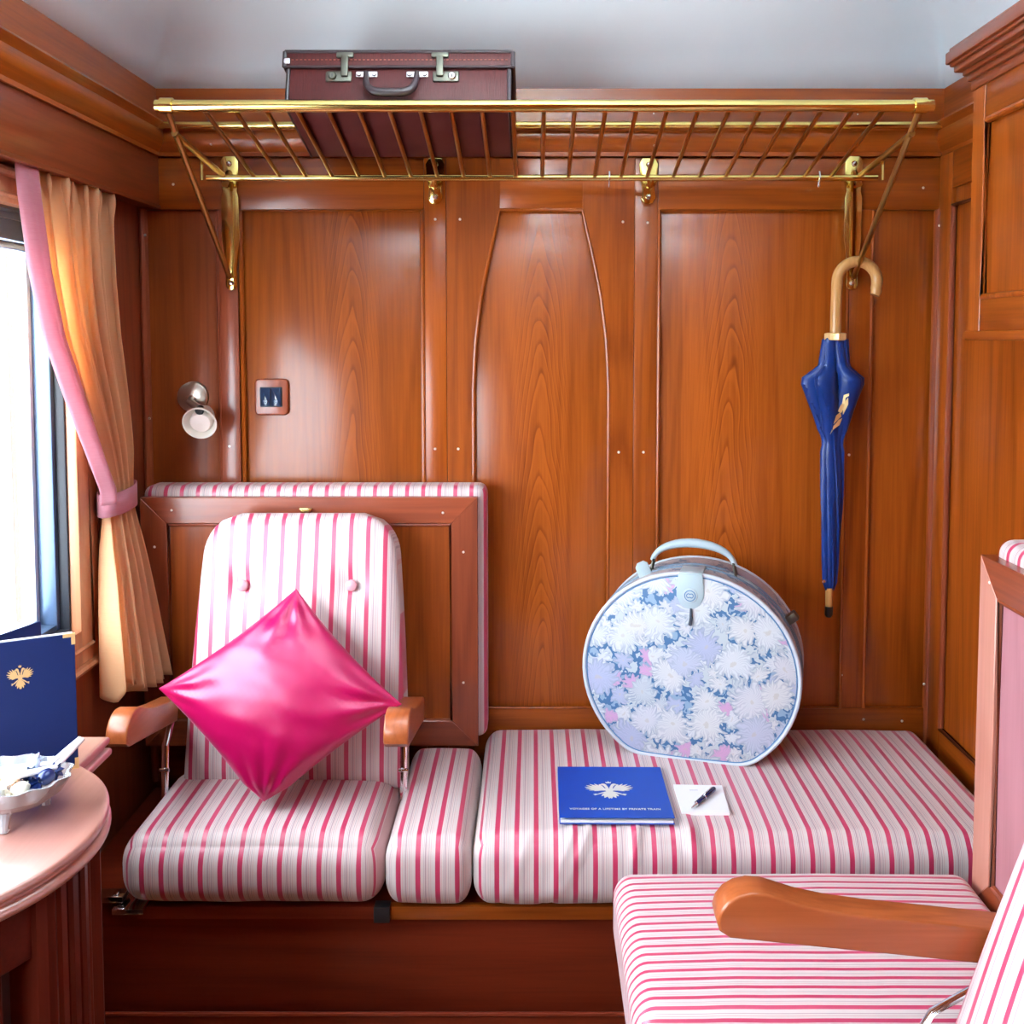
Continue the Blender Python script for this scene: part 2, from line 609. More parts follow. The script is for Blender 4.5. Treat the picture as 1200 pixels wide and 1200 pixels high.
def floral(name, tint=(1, 1, 1)):
    t = NT(name)
    co = t.obj()
    wob = t.n('TexNoise')
    t.l(co, wob.inputs['Vector'])
    wob.inputs['Scale'].default_value = 30
    sub = t.n('VectorMath', operation='MULTIPLY_ADD')
    t.l(wob.outputs['Color'], sub.inputs[0])
    sub.inputs[1].default_value = (0.036, 0.036, 0.036)
    t.l(co, sub.inputs[2])
    sep = t.n('SeparateXYZ')
    t.l(sub.outputs[0], sep.inputs[0])
    # front faces use x and z; the gusset, seen edge on, mixes in y
    def layer(scale, petals, size, off, amp):
        u = t.math('MULTIPLY_ADD', t.math('ADD', sep.outputs[0], t.math('MULTIPLY', sep.outputs[1], 0.8)), scale, off)
        v = t.math('MULTIPLY_ADD', t.math('ADD', sep.outputs[2], t.math('MULTIPLY', sep.outputs[1], 0.35)), scale, off * 1.7)
        cb = t.n('CombineXYZ')
        t.l(u, cb.inputs[0])
        t.l(v, cb.inputs[1])
        vo = t.n('TexVoronoi', voronoi_dimensions='2D')
        vo.inputs['Scale'].default_value = 1.0
        vo.inputs['Randomness'].default_value = 0.85
        t.l(cb.outputs[0], vo.inputs['Vector'])
        df = t.n('VectorMath', operation='SUBTRACT')
        t.l(cb.outputs[0], df.inputs[0])
        t.l(vo.outputs['Position'], df.inputs[1])
        s2 = t.n('SeparateXYZ')
        t.l(df.outputs[0], s2.inputs[0])
        cs = t.n('SeparateColor')
        t.l(vo.outputs['Color'], cs.inputs[0])
        ang = t.math('ADD', t.math('ARCTAN2', s2.outputs[1], s2.outputs[0]), t.math('MULTIPLY', cs.outputs[1], 6.0))
        rad = vo.outputs['Distance']
        pet = t.math('ABSOLUTE', t.math('COSINE', t.math('MULTIPLY', ang, petals / 2)))
        lim = t.math('MULTIPLY', t.math('MULTIPLY_ADD', pet, amp, 1 - amp), t.math('MULTIPLY_ADD', cs.outputs[2], 0.22, size - 0.11))
        inside = t.math('LESS_THAN', rad, lim)
        rel = t.math('DIVIDE', rad, lim)
        lines = t.math('POWER', t.math('ABSOLUTE', t.math('SINE', t.math('MULTIPLY', ang, petals))), 3.0)
        shade = t.math('MULTIPLY', lines, rel)
        core = t.math('LESS_THAN', rad, t.math('MULTIPLY', lim, 0.13))
        rim = t.math('GREATER_THAN', rel, 0.86)
        return inside, cs.outputs[0], shade, core, rim
    ground_n = t.noise(co, 42, 2, 0.5, 0.4)
    base = t.mix(t.math('GREATER_THAN', ground_n, 0.475), (0.40, 0.45, 0.48), (0.035, 0.115, 0.25))
    base = t.mix(t.math('GREATER_THAN', ground_n, 0.60), base, (0.20, 0.30, 0.42))
    cols = [(0.0, (0.52, 0.55, 0.58)), (0.28, (0.34, 0.37, 0.52)), (0.40, (0.53, 0.54, 0.55)), (0.60, (0.42, 0.46, 0.50)), (0.70, (0.50, 0.51, 0.55)), (0.80, (0.50, 0.27, 0.46))]
    cols2 = cols[:-1] + [(0.91, (0.40, 0.43, 0.54))]
    for (sc, pt, sz, of, am) in ((24, 8, 0.50, 3.3, 0.36), (13, 13, 0.55, 0.6, 0.34)):
        ins, cid, sh, core, rim = layer(sc, pt, sz, of, am)
        fc = t.ramp(cid, cols if sc > 20 else cols2, 'CONSTANT')
        fc = t.mix(t.math('MULTIPLY', sh, 0.75), fc, (0.24, 0.28, 0.36))
        fc = t.mix(t.math('MULTIPLY', rim, 0.45), fc, (0.22, 0.27, 0.34))
        fc = t.mix(t.math('MULTIPLY', core, 0.55), fc, (0.40, 0.37, 0.32))
        base = t.mix(ins, base, fc)
    base = t.mix(1.0, base, tint, 'MULTIPLY')
    t.l(base, t.b.inputs['Base Color'])
    t.set(Roughness=0.5, Sheen_Weight=0.15)
    n = t.noise(co, 700, 2)
    t.bump(n, 0.15, 0.0006)
    return t.m


FLORAL = floral('blue_floral_tapestry')
FLORALS = floral('blue_floral_gusset', (0.82, 0.66, 0.66))
PALEL = plain('pale_blue_leather', (0.36, 0.45, 0.49), 0.4)
PIPING = plain('pale_blue_piping', (0.50, 0.54, 0.60), 0.4)
BLUEL = plain('blue_edging', (0.05, 0.16, 0.33), 0.5)

t = NT('cut_crystal')
t.set(Base_Color=(0.95, 0.96, 1.0), Roughness=0.10, IOR=1.45, Transmission_Weight=0.72)
CRYSTAL = t.m
t = NT('window_glass')
tr = t.n('BsdfTransparent')
gl = t.n('BsdfGlossy')
gl.inputs['Roughness'].default_value = 0.02
ms = t.n('MixShader')
ms.inputs[0].default_value = 0.06
t.l(tr.outputs[0], ms.inputs[1])
t.l(gl.outputs[0], ms.inputs[2])
t.l(ms.outputs[0], t.out.inputs[0])
GLASS = t.m

# ------------------------------------------------------------------ room shell
XL, XR, YB, YF = -0.93, 0.965, 2.35, -1.0     # left wall, right wall, back wall, wall behind the camera
ZC0, ZC1 = 1.96, 2.16                         # cornice top and flat of the ceiling
XCL, XCR, YCB = -0.882, 0.961, 2.332          # faces of the fascia boards

b = NB()
box(b, XL - 0.1, XR + 0.1, YF - 0.1, YB + 0.1, -0.06, 0.0)
struct('floor', b, FLOORM)

# coved ceiling: quarter-round coves on three sides meeting in groins
b = NB()
RC = 0.2
us = [0, .01, .025, .045, .07, .10, .14, .2]


def lift(d):
    d = min(max(d, 0), RC)
    return ZC0 + math.sqrt(max(0, RC * RC - (RC - d) ** 2))


xs = [XCL + q for q in us] + [XCL + 0.2 + (XCR - XCL - 0.4) * k / 12 for k in range(1, 12)] + [XCR - q for q in us[::-1]]
ys = [YF + (YCB - 0.2 - YF) * k / 20 for k in range(0, 20)] + [YCB - q for q in us[::-1]]
g = [[b.verts.new((x, y, lift(min(x - XCL, XCR - x, YCB - y)))) for y in ys] for x in xs]
for i in range(len(xs) - 1):
    for j in range(len(ys) - 1):
        b.faces.new((g[i][j], g[i + 1][j], g[i + 1][j + 1], g[i][j + 1]))
ceil_o = struct('ceiling', b, CEIL, sharp=60)
sd = ceil_o.modifiers.new('thick', 'SOLIDIFY')
sd.thickness = 0.03
sd.offset = 1.0

# --- back wall: backing, stiles, rails, sunk panels, mouldings
PF, SF = 2.347, 2.337           # panel face, stile face
b = NB()
box(b, XL - 0.1, XR + 0.1, YB, YB + 0.06, 0.0, 2.3)
wall_back = struct('wall_back', b, WZ)


def slab(name, x0, x1, z0, z1, mat, y0=SF, y1=YB + 0.001, bev=0.0015, parent=None):
    b = NB()
    box(b, x0, x1, y0, y1, z0, z1, bev)
    return struct(name, b, mat, parent or wall_back)


ZT, ZR, ZB = 1.68, 1.80, 0.48
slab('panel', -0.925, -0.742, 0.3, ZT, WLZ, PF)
slab('panel', -0.69, -0.258, 0.3, ZT, WP, PF)
slab('panel', -0.16, 0.20, 0.3, ZT, WP, PF)
slab('panel', 0.296, 0.75, 0.3, ZT, WP, PF)
slab('panel', 0.80, 0.955, 0.3, ZT, WZ, PF)
slab('stile', -0.745, -0.700, ZB, ZT, WRZ)
slab('stile', -0.258, -0.2065, 0.3, ZR, WZ)
slab('stile', 0.2395, 0.294, 0.3, ZR, WZ)
slab('stile', 0.749, 0.80, ZB, ZT, WZ)
for (x0, x1) in ((-0.93, -0.2585), (0.2945, 0.965)):
    slab('rail', x0, x1, ZT, ZR, WX)
    slab('rail', x0, x1, 0.3, ZB, WX)
# shaped stiles either side of the tapering middle panel
HW = [(0.3, .1615), (0.9, .1615), (1.255, .1615), (1.31, .159), (1.37, .1555), (1.425, .149), (1.48, .1415), (1.53, .1315), (1.583, .120), (1.63, .109), (1.68, .0975)]
XM = 0.0185
for s in (-1, 1):
    out = -0.2055 if s < 0 else 0.2385
    poly = [(out, 0.3)] + [(XM + s * h, z) for z, h in HW] + [(XM + s * 0.0975, ZR), (out, ZR)]
    b = NB()
    prism(b, poly, axes((0, 0, 0), (1, 0, 0), (0, 0, 1), (0, -1, 0)), -YB - 0.001, -SF, 0.0)
    struct('stile', b, WZ, wall_back)
slab('rail', XM - 0.098, XM + 0.098, ZT, ZR, WX)
slab('rail', XM - 0.162, XM + 0.162, 0.3, ZB, WX, SF + 0.0003)
# mouldings
def mould(pts, r=0.0045, mat=None, closed=True, name='moulding'):
    b = NB()
    tube(b, pts, r, n=8, closed=closed)
    return struct(name, b, mat or WZ, wall_back)


def rect_mould(x0, x1, z0, z1, r=0.0045, mat=None):
    mould([(x0, SF + .002, z0), (x1, SF + .002, z0), (x1, SF + .002, z1), (x0, SF + .002, z1)], r, mat)


rect_mould(-0.692, -0.262, ZB, ZT - 0.002, 0.006)
rect_mould(0.298, 0.746, ZB, ZT - 0.002)
rect_mould(0.803, 0.950, ZB, ZT - 0.002)
rect_mould(-0.915, -0.748, ZB, ZT - 0.002, 0.004, WRZ)
pl = [(XM - h, SF + .002, max(z, ZB)) for z, h in HW if z > 0.4]
pr = [(XM + h, SF + .002, max(z, ZB)) for z, h in HW if z > 0.4]
mould([(XM - .1615, SF + .002, ZB)] + pl + pr[::-1] + [(XM + .1615, SF + .002, ZB)])
for x, m in ((-0.922, WRZ), (0.957, WRZ)):
    mould([(x, 2.335, 0.3), (x, 2.335, ZT)], 0.009, m, closed=False, name='corner_bead')
# little steel screw heads
for (px, py) in ((510, 257), (539, 257), (730, 260), (759, 261), (510, 526), (537, 526), (725, 530), (754, 530), (269, 523), (1012, 843),
                 (1057, 845), (995, 533), (172, 276), (177, 490), (203, 216), (1082, 220), (1099, 265), (1081, 800), (986, 791)):
    p = at(px, py, SF)
    b = NB()
    lathe(b, [(0.0001, 0.0016), (0.0022, 0.0014), (0.0033, 0.0)], axes(p, (1, 0, 0), (0, 0, 1), (0, -1, 0)) if px not in (172, 177, 1099, 1081)
          else axes(p + Vector((0, -0.010, 0)), (1, 0, 0), (0, 0, 1), (0, -1, 0)), 10)
    struct('screw', b, SCREW, wall_back)

# --- cornices (fascia + ogee) on three sides
OG = [(0.0, 1.803), (0.006, 1.803), (0.006, 1.812), (0.018, 1.824), (0.025, 1.842), (0.022, 1.858), (0.028, 1.866), (0.034, 1.872), (0.030, 1.878), (0.0, 1.882)]


def cornice(name, start, end, inward, mat, thick=0.03):
    b = NB()
    d = (Vector(end) - Vector(start))
    L = d.length
    d.normalize()
    n = Vector(inward)
    M = axes(start, n, (0, 0, 1), d)
    prism(b, [(p[0], p[1]) for p in OG] + [(-0.002, 1.882), (-0.002, 1.803)], M, 0, L)
    prism(b, [(-thick, 1.879), (0.0, 1.879), (0.0, ZC0), (-thick, ZC0 + 0.004)], M, 0, L)
    return struct(name, b, mat)


cornice('trim_1', (XL, YCB, 0), (XR, YCB, 0), (0, -1, 0), WX, 0.02)
cornice('trim_2', (XCL, YCB, 0), (XCL, YF, 0), (1, 0, 0), WY, 0.08)
cornice('trim_3', (XCR, YF, 0), (XCR, YCB, 0), (-1, 0, 0), WY, 0.03)
for nm, pts in (('trim_1', ((247, 169), (244, 133), (766, 133), (767, 170), (1005, 134))),):
    for px, py in pts:
        p = at(px, py, YCB - (0.022 if py > 140 else 0))
        b = NB()
        lathe(b, [(0.0001, 0.0018), (0.0018, 0.0015), (0.0026, -0.004)], axes(p, (1, 0, 0), (0, 0, 1), (0, -1, 0)), 10)
        struct('screw', b, SCREW, bpy.data.objects[nm])

# --- left wall with the window opening; pelmet box above it
WY0, WY1, WZ0, WZ1 = -0.45, 1.98, 0.776, 1.62       # opening
b = NB()
XO = -1.06
box(b, XO, XL, YF, WY0, 0, 2.3)
box(b, XO, XL, WY1, YB, 0, 2.3)
box(b, XO, XL, WY0, WY1, 0, WZ0)
box(b, XO, XL, WY0, WY1, WZ1, 2.3)
wall_left = struct('wall_left', b, WRZ)
b = NB()
box(b, XL - 0.001, XCL, YF, YB - 0.012, 1.685, 1.806, 0.002)
struct('trim_4', b, WRY)
b = NB()
box(b, XCL - 0.012, XCL + 0.004, YF, YB - 0.014, 1.681, 1.690, 0.002)
struct('trim_5', b, WRY)

wf = thing('window_1', 'wide carriage window on the left with bluish metal frame', 'window', (-0.99, 1.2, WZ0))
wf['kind'] = 'structure'
del wf['category']
b = NB()
c0, c1, d0, d1 = WY0 - 0.08, WY1 + 0.085, WZ0 - 0.075, WZ1 + 0.05
for (ya, yb, za, zb) in ((c0, WY0 + .004, d0, d1), (WY1 - .004, c1, d0, d1), (WY0, WY1, d0, WZ0 + .004), (WY0, WY1, WZ1 - .004, d1)):
    box(b, XL - 0.06, XL + 0.006, ya, yb, za, zb, 0.003)
build('window_casing', b, WCAS, wf)
b = NB()
tube(b, [(XL + 0.008, c0, d0), (XL + 0.008, c1, d0), (XL + 0.008, c1, d1), (XL + 0.008, c0, d1)], 0.010, n=8, closed=True)
tube(b, [(XL + 0.006, c0 + .04, d0 + .04), (XL + 0.006, c1 - .04, d0 + .04), (XL + 0.006, c1 - .04, d1 - .04), (XL + 0.006, c0 + .04, d1 - .04)], 0.005, n=8, closed=True)
build('casing_moulding', b, WCAS, wf)


def ring_frame(name, x0, x1, inset0, inset1, mat):
    b = NB()
    a0, a1, e0, e1 = WY0 + inset0, WY1 - inset0, WZ0 + inset0, WZ1 - inset0
    i0, i1, f0, f1 = WY0 + inset1, WY1 - inset1, WZ0 + inset1, WZ1 - inset1
    for (ya, yb, za, zb) in ((a0, i0, e0, e1), (i1, a1, e0, e1), (i0, i1, e0, f0), (i0, i1, f1, e1)):
        box(b, x0, x1, ya, yb, za, zb, 0.002)
    return build(name, b, mat, wf)


ring_frame('rubber_seal', -0.975, -0.945, 0.0, 0.010, RUBBER)
ring_frame('metal_frame', -1.01, -0.965, 0.0, 0.022, FRAMEG)
ring_frame('glazing_bead', -1.03, -1.0, 0.0, 0.034, FRAMEW)
b = NB()
box(b, -1.004, -0.970, WY0, WY1, 1.56, 1.60, 0.003)
tube(b, [(-0.962, WY0, 1.548), (-0.962, WY1, 1.548)], 0.008)
build('top_blind_cassette', b, FRAMEG, wf)
b = NB()
box(b, -1.02, -1.016, WY0, WY1, WZ0, WZ1)
build('pane', b, GLASS, wf)

# --- right wall
b = NB()
box(b, XR, XR + 0.1, YF, YB, 0, 2.3)
wall_right = struct('wall_right', b, WZ)
b = NB()
box(b, 0.955, XR + 0.001, 2.262, 2.334, 0.3, 1.803, 0.002)
build('stile', b, WZ, wall_right)
b = NB()
box(b, 0.955, XR + 0.001, -0.9, 2.262, 0.3, 0.455, 0.002)
build('rail', b, WY, wall_right)
b = NB()
box(b, 0.955, XR + 0.001, -0.9, 2.262, 1.72, 1.803, 0.002)
build('rail', b, WY, wall_right)
b = NB()
tube(b, [(0.957, 2.255, 0.46), (0.957, 2.255, 1.68), (0.957, 1.4, 1.68), (0.957, 1.4, 0.46)], 0.007, n=8, closed=True)
build('moulding', b, WRZ, wall_right)

# --- wall behind the camera
b = NB()
box(b, XL - 0.1, XR + 0.1, YF - 0.06, YF, 0, 2.3)
struct('wall_front', b, WZ)

# ------------------------------------------------------------------ bench
base = thing('seat_plinth', 'low red-brown wooden plinth under the long striped bench', 'bench base', (0.0, 1.85, 0))
b = NB()
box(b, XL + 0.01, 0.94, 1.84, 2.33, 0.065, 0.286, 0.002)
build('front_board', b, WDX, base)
b = NB()
box(b, -0.29, 0.94, 1.822, 1.84, 0.262, 0.288, 0.002)
build('top_rail', b, WX, base)
b = NB()
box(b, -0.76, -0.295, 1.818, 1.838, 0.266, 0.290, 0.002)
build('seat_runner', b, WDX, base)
b = NB()
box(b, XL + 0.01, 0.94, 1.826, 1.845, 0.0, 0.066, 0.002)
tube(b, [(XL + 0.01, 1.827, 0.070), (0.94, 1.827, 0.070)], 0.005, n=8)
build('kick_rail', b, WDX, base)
b = NB()
box(b, -0.305, -0.275, 1.812, 1.838, 0.262, 0.292, 0.001)
build('clip', b, BLACK, base)
b = NB()
box(b, -0.80, -0.74, 1.80, 2.05, 0.285, 0.296, 0.001)
box(b, -0.86, -0.785, 1.815, 1.845, 0.30, 0.312, 0.001)
tube(b, [(-0.80, 1.824, 0.314), (-0.80, 1.824, 0.318)], 0.005, n=10)
build('hinge_plate', b, CHROME, base)

# left seat chair: seat cushion, reclining backrest, two arms, brackets
chair = thing('reclining_armchair', 'pink striped window-side armchair holding the fuchsia pillow', 'armchair', (-0.53, 1.95, 0.29))
build('seat_cushion', cushion(-0.79, -0.284, 1.795, 2.12, 0.296, 0.43, 0.045, 0.012, nx=26, ny=12, wr=0.002, rz=0.055), STRIPE, chair, sharp=80)


def backrest_bm(W_, H, T, M, dim=True, wid=None):
    """rounded padded back: local x across, local y up, local z towards the sitter"""
    bm = bmesh.new()
    su = bm.verts.layers.float.new('su')
    NXn, NYn = 36, 40

    def half(v):           # half width at height fraction v
        h = W_ / 2 * (1.0 - 0.05 * v - 0.09 * v * v)
        e = 0.15
        if v > 1 - e:
            q = (v - (1 - e)) / e
            h -= 0.075 * (1 - math.sqrt(max(0, 1 - q * q)))
        return h
    def pt(u, v, side):
        x = u * half(v)
        y = v * H
        ed = (1 - abs(u) ** 8) * (1 - abs(2 * v - 1) ** 14)
        puff = max(0.0, ed) ** 0.5
        z = T * (0.28 + 0.22 * puff) if side > 0 else -T * (0.36 + 0.14 * puff)
        if side > 0:
            z += 0.018 * math.cos(u * math.pi / 2) * math.sin(min(1, v * 1.15) * math.pi)
            if dim:
                for bx in (-0.118, 0.118):
                    d = math.hypot(x - bx, (y - H * 0.735))
                    z -= 0.016 * math.exp(-(d / 0.03) ** 2)
        return x, y, z
    rows = {}
    for side in (1, -1):
        for j in range(NYn + 1):
            v = j / NYn
            v = 0.5 - 0.5 * math.cos(math.pi * v) if False else v
            for i in range(NXn + 1):
                u = math.sin((i / NXn * 2 - 1) * math.pi / 2)
                x, y, z = pt(u, v, side)
                ve = bm.verts.new(M @ Vector((x, y, z)))
                ve[su] = x + 0.3
                rows[(side, j, i)] = ve
    for side in (1, -1):
        for j in range(NYn):
            for i in range(NXn):
                bm.faces.new((rows[(side, j, i)], rows[(side, j, i + 1)], rows[(side, j + 1, i + 1)], rows[(side, j + 1, i)]))
    for j in range(NYn):
        for i in (0, NXn):
            bm.faces.new((rows[(1, j, i)], rows[(1, j + 1, i)], rows[(-1, j + 1, i)], rows[(-1, j, i)]))
    for i in range(NXn):
        for j in (0, NYn):
            bm.faces.new((rows[(1, j, i)], rows[(1, j, i + 1)], rows[(-1, j, i + 1)], rows[(-1, j, i)]))
    return bm


def arm_profile(L):
    """side outline of a scrolled arm: x backwards from the nose, y up"""
    return [(0.004, 0.008), (0.0, 0.022), (0.002, 0.036), (0.010, 0.050), (0.022, 0.060), (0.038, 0.066), (0.056, 0.067), (0.075, 0.063), (0.10, 0.057),
            (0.14, 0.052), (0.19, 0.050), (L, 0.050), (L, 0.0), (0.06, 0.0), (0.018, 0.0)]


la = R(9.5)
BM = axes((-0.512, 2.079, 0.41), (1, 0, 0), (0, math.sin(la), math.cos(la)), (0, -math.cos(la), math.sin(la)))
build('backrest', backrest_bm(0.475, 0.585, 0.105, BM), STRIPE, chair, sharp=50)
for bx in (-0.118, 0.118):
    b = NB()
    lathe(b, [(0.0001, 0.007), (0.007, 0.006), (0.011, 0.004), (0.013, 0.0), (0.011, -0.004)], BM @ Matrix.Translation((bx, 0.585 * 0.735, 0.054)), 18)
    sl = b.verts.layers.float.new('su')
    for v in b.verts:
        v[sl] = 0.0237
    build('button', b, plain('rose_button', (0.60, 0.27, 0.31), 0.45), chair)
ta = R(11)
for (x0, x1) in ((-0.806, -0.764), (-0.283, -0.235)):
    b = NB()
    M = axes((x0, 1.80, 0.608), (0, math.cos(ta), -math.sin(ta)), (0, math.sin(ta), math.cos(ta)), (1, 0, 0))
    prism(b, arm_profile(0.27), M, 0, x1 - x0, 0.004, 3)
    build('armrest', b, WARM, chair)
for x in (-0.772, -0.272):
    b = NB()
    tube(b, [(x, 2.0, 0.40), (x, 2.012, 0.525), (x, 2.05, 0.565)], 0.0075, n=8, flat=0.4)
    tube(b, [(x - 0.01, 2.004, 0.475), (x + 0.01, 2.004, 0.475)], 0.004, n=8)
    build('bracket', b, CHROME, chair)

nc = build('seat_cushion', cushion(-0.283, -0.118, 1.795, 2.235, 0.296, 0.432, 0.03, 0.006, nx=8, ny=14, wr=0.002, rz=0.05, seed=4), STRIPE, sharp=80)
tag(nc, 'narrow striped filler cushion between the armchair seat and the long cushion', 'cushion')
nc.name = 'filler_cushion'


def wrinkle(p):
    # puckers along the front edge of the long cushion
    x, y, z = p
    k = max(0, 1 - abs(y - 1.82) / 0.09)
    for (cx, sl, am) in ((0.06, 0.4, .006), (0.085, 0.5, .007), (0.19, 0.2, .006), (0.30, -0.2, .008), (0.315, -0.3, .006), (-0.02, .4, .004)):
        d = (x - cx - sl * (z - 0.40))
        z += am * k * math.exp(-(d / 0.008) ** 2)
        y -= am * k * math.exp(-(d / 0.008) ** 2)
    return [x, y, z]


lc = build('bench_cushion', cushion(-0.116, 0.932, 1.795, 2.334, 0.296, 0.436, 0.035, 0.010, nx=110, ny=16, wr=0.0025, rz=0.05, seed=9, sag=wrinkle), STRIPE, sharp=80)
tag(lc, 'long striped bench cushion carrying the floral case and blue booklet', 'cushion')

# folded wall bunk behind the armchair
bunk = thing('folded_bunk', 'folded bunk with wooden framed underside standing behind the left armchair', 'bunk', (-0.515, 2.29, 0.43))
b = cushion(-0.905, -0.108, 2.25, 2.333, 0.44, 1.036, 0.022, 0.0, nx=30, ny=3, rz=0.022)
build('pad', b, STRIPE, bunk, sharp=80)
FX0, FX1, FZ0, FZ1, FW = -0.902, -0.128, 0.43, 1.013, 0.06


def mitre_frame(x0, x1, z0, z1, w, put):
    for poly, nm in (([(x0, z1), (x1, z1), (x1 - w, z1 - w), (x0 + w, z1 - w)], 'rail'), ([(x0, z0), (x0 + w, z0 + w), (x1 - w, z0 + w), (x1, z0)], 'rail'),
                     ([(x0, z0), (x0, z1), (x0 + w, z1 - w), (x0 + w, z0 + w)], 'stile'), ([(x1, z0), (x1 - w, z0 + w), (x1 - w, z1 - w), (x1, z1)], 'stile')):
        put(nm, poly)


def put_left(nm, poly):
    b = NB()
    prism(b, poly, axes((0, 0, 0), (1, 0, 0), (0, 0, 1), (0, -1, 0)), -2.252, -2.23, 0.0012, 1)
    build('frame_' + nm, b, WRX if nm == 'rail' else WRZ, bunk)


mitre_frame(FX0, FX1, FZ0, FZ1, FW, put_left)
b = NB()
box(b, FX0 + FW - .002, FX1 - FW + .002, 2.238, 2.25, FZ0 + FW, FZ1 - FW)
build('panel', b, WOZ, bunk)
b = NB()
q = 0.004
tube(b, [(FX0 + FW + q, 2.237, FZ0 + FW), (FX1 - FW - q, 2.237, FZ0 + FW), (FX1 - FW - q, 2.237, FZ1 - FW - q), (FX0 + FW + q, 2.237, FZ1 - FW - q)], 0.005, n=8, closed=True)
build('moulding', b, WRZ, bunk)
b = NB()
p = at(359, 599, 2.229)
prism(b, [(-0.016, 0.008), (0.016, 0.008), (0.004, -0.012), (-0.004, -0.012)], axes(p, (1, 0, 0), (0, 0, 1), (0, -1, 0)), 0, 0.008, 0.002)
build('latch', b, BRASS, bunk)
for (px, py) in ((201, 598), (519, 601), (543, 647), (543, 800), (181, 641)):
    p = at(px, py, 2.2295)
    b = NB()
    lathe(b, [(0.0001, 0.0016), (0.002, 0.0014), (0.003, 0.0)], axes(p, (1, 0, 0), (0, 0, 1), (0, -1, 0)), 10)
    build('screw', b, SCREW, bunk)

# ------------------------------------------------------------------ pillow
def pillow_bm(S, H, M, n=48):
    bm = bmesh.new()

    def pt(u, v, s):
        k = 0.055
        x = S / 2 * u * (1 - k * (1 - v * v) * abs(u) ** 2)
        y = S / 2 * v * (1 - k * (1 - u * u) * abs(v) ** 2)
        dd = -(u + v) / 2
        if dd > 0.80:          # the lowest corner is squashed on the seat
            x += (dd - 0.80) * S * 0.20
            y += (dd - 0.80) * S * 0.20
        h = ((1 - u * u) * (1 - v * v)) ** 0.55
        z = H * h
        w = 0
        # soft creases running in from the corners and across the face
        for (cx, cy, a0, am, fr) in ((1, 1, 0.0, .006, 13), (-1, -1, 1.0, .007, 15), (1, -1, 2.0, .011, 11), (-1, 1, .5, .006, 12)):
            dx, dy = cx - u, cy - v
            d = math.hypot(dx, dy)
            an = math.atan2(dy, dx)
            w += am * math.sin(an * fr + a0 + 2.0 * mnoise.noise(Vector((u, v, a0)))) * math.exp(-(d / 0.62) ** 2) * min(1, d * 4)
        w += 0.004 * mnoise.noise(Vector((u * 1.7 + 3, v * 1.7, s))) + 0.003 * mnoise.noise(Vector((u * 5 + v * 3, v * 1.5 - u * 1.5, s + 5)))
        z += w * min(1, h * 2.5)
        return M @ Vector((x, y, s * z))
    G = {}
    for s in (1, -1):
        for i in range(n + 1):
            for j in range(n + 1):
                u = math.sin((i / n * 2 - 1) * math.pi / 2)
                v = math.sin((j / n * 2 - 1) * math.pi / 2)
                edge = i in (0, n) or j in (0, n)
                if edge and s < 0:
                    G[(s, i, j)] = G[(1, i, j)]
                else:
                    G[(s, i, j)] = bm.verts.new(pt(u, v, s))
    for s in (1, -1):
        for i in range(n):
            for j in range(n):
                try:
                    bm.faces.new((G[(s, i, j)], G[(s, i + 1, j)], G[(s, i + 1, j + 1)], G[(s, i, j + 1)]))
                except ValueError:
                    pass
    return bm


lp = R(21)
rl = R(45 - 4)
px_ = Vector((math.cos(rl), math.sin(rl) * math.sin(lp), math.sin(rl) * math.cos(lp)))
py_ = Vector((-math.sin(rl), math.cos(rl) * math.sin(lp), math.cos(rl) * math.cos(lp)))
PC = at(328, 816, 1.955)
up_ = Vector((0, math.sin(lp), math.cos(lp)))
PM0 = axes(PC, px_ - up_ * px_.dot(up_) * 0.13, py_ - up_ * py_.dot(up_) * 0.13, px_.cross(py_))
pil = build('pillow', pillow_bm(0.352, 0.062, PM0), SATIN, sharp=85)
tag(pil, 'shiny fuchsia satin pillow propped cornerwise on the left armchair', 'pillow')

# ------------------------------------------------------------------ right-hand seat (faces the window)
rb = thing('seat_plinth', 'wooden plinth below the near right striped seat', 'bench base', (0.55, 1.2, 0))
b = NB()
box(b, 0.19, 0.93, 0.55, 1.64, 0.0, 0.312, 0.002)
build('board', b, WRY, rb)
rc = build('bench_cushion', cushion(0.138, 0.760, 1.283, 1.672, 0.32, 0.45, 0.032, 0.006, nx=18, ny=40, suax=1, wr=0.001, rz=0.04, seed=2), STRIPEN, sharp=80)
tag(rc, 'striped seat cushion with sideways stripes in the lower right corner', 'cushion')
rbunk = thing('folded_bunk', 'folded bunk with wooden framed underside at the right edge', 'bunk', (0.82, 1.3, 0.43))
b = cushion(0.785, 0.90, 0.80, 1.655, 0.44, 1.04, 0.025, 0.0, nx=4, ny=40, suax=1, rz=0.025)
build('pad', b, STRIPE, rbunk, sharp=80)


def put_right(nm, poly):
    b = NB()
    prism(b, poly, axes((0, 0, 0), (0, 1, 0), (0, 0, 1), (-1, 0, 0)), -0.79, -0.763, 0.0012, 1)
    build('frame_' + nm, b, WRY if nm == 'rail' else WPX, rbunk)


mitre_frame(0.80, 1.655, 0.40, 1.010, 0.06, put_right)
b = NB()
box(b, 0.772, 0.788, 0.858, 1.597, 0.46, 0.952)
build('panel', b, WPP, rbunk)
b = NB()
tube(b, [(0.770, 0.865, 0.46), (0.770, 1.591, 0.46), (0.770, 1.591, 0.946), (0.770, 0.865, 0.946)], 0.006, n=8, closed=True)
build('moulding', b, WRZ, rbunk)
for (y, z) in ((1.62, 0.97), (1.50, 0.985)):
    b = NB()
    lathe(b, [(0.0001, 0.0016), (0.002, 0.0014), (0.003, 0.0)], axes((0.763, y, z), (0, 1, 0), (0, 0, 1), (-1, 0, 0)), 10)
    build('screw', b, SCREW, rbunk)

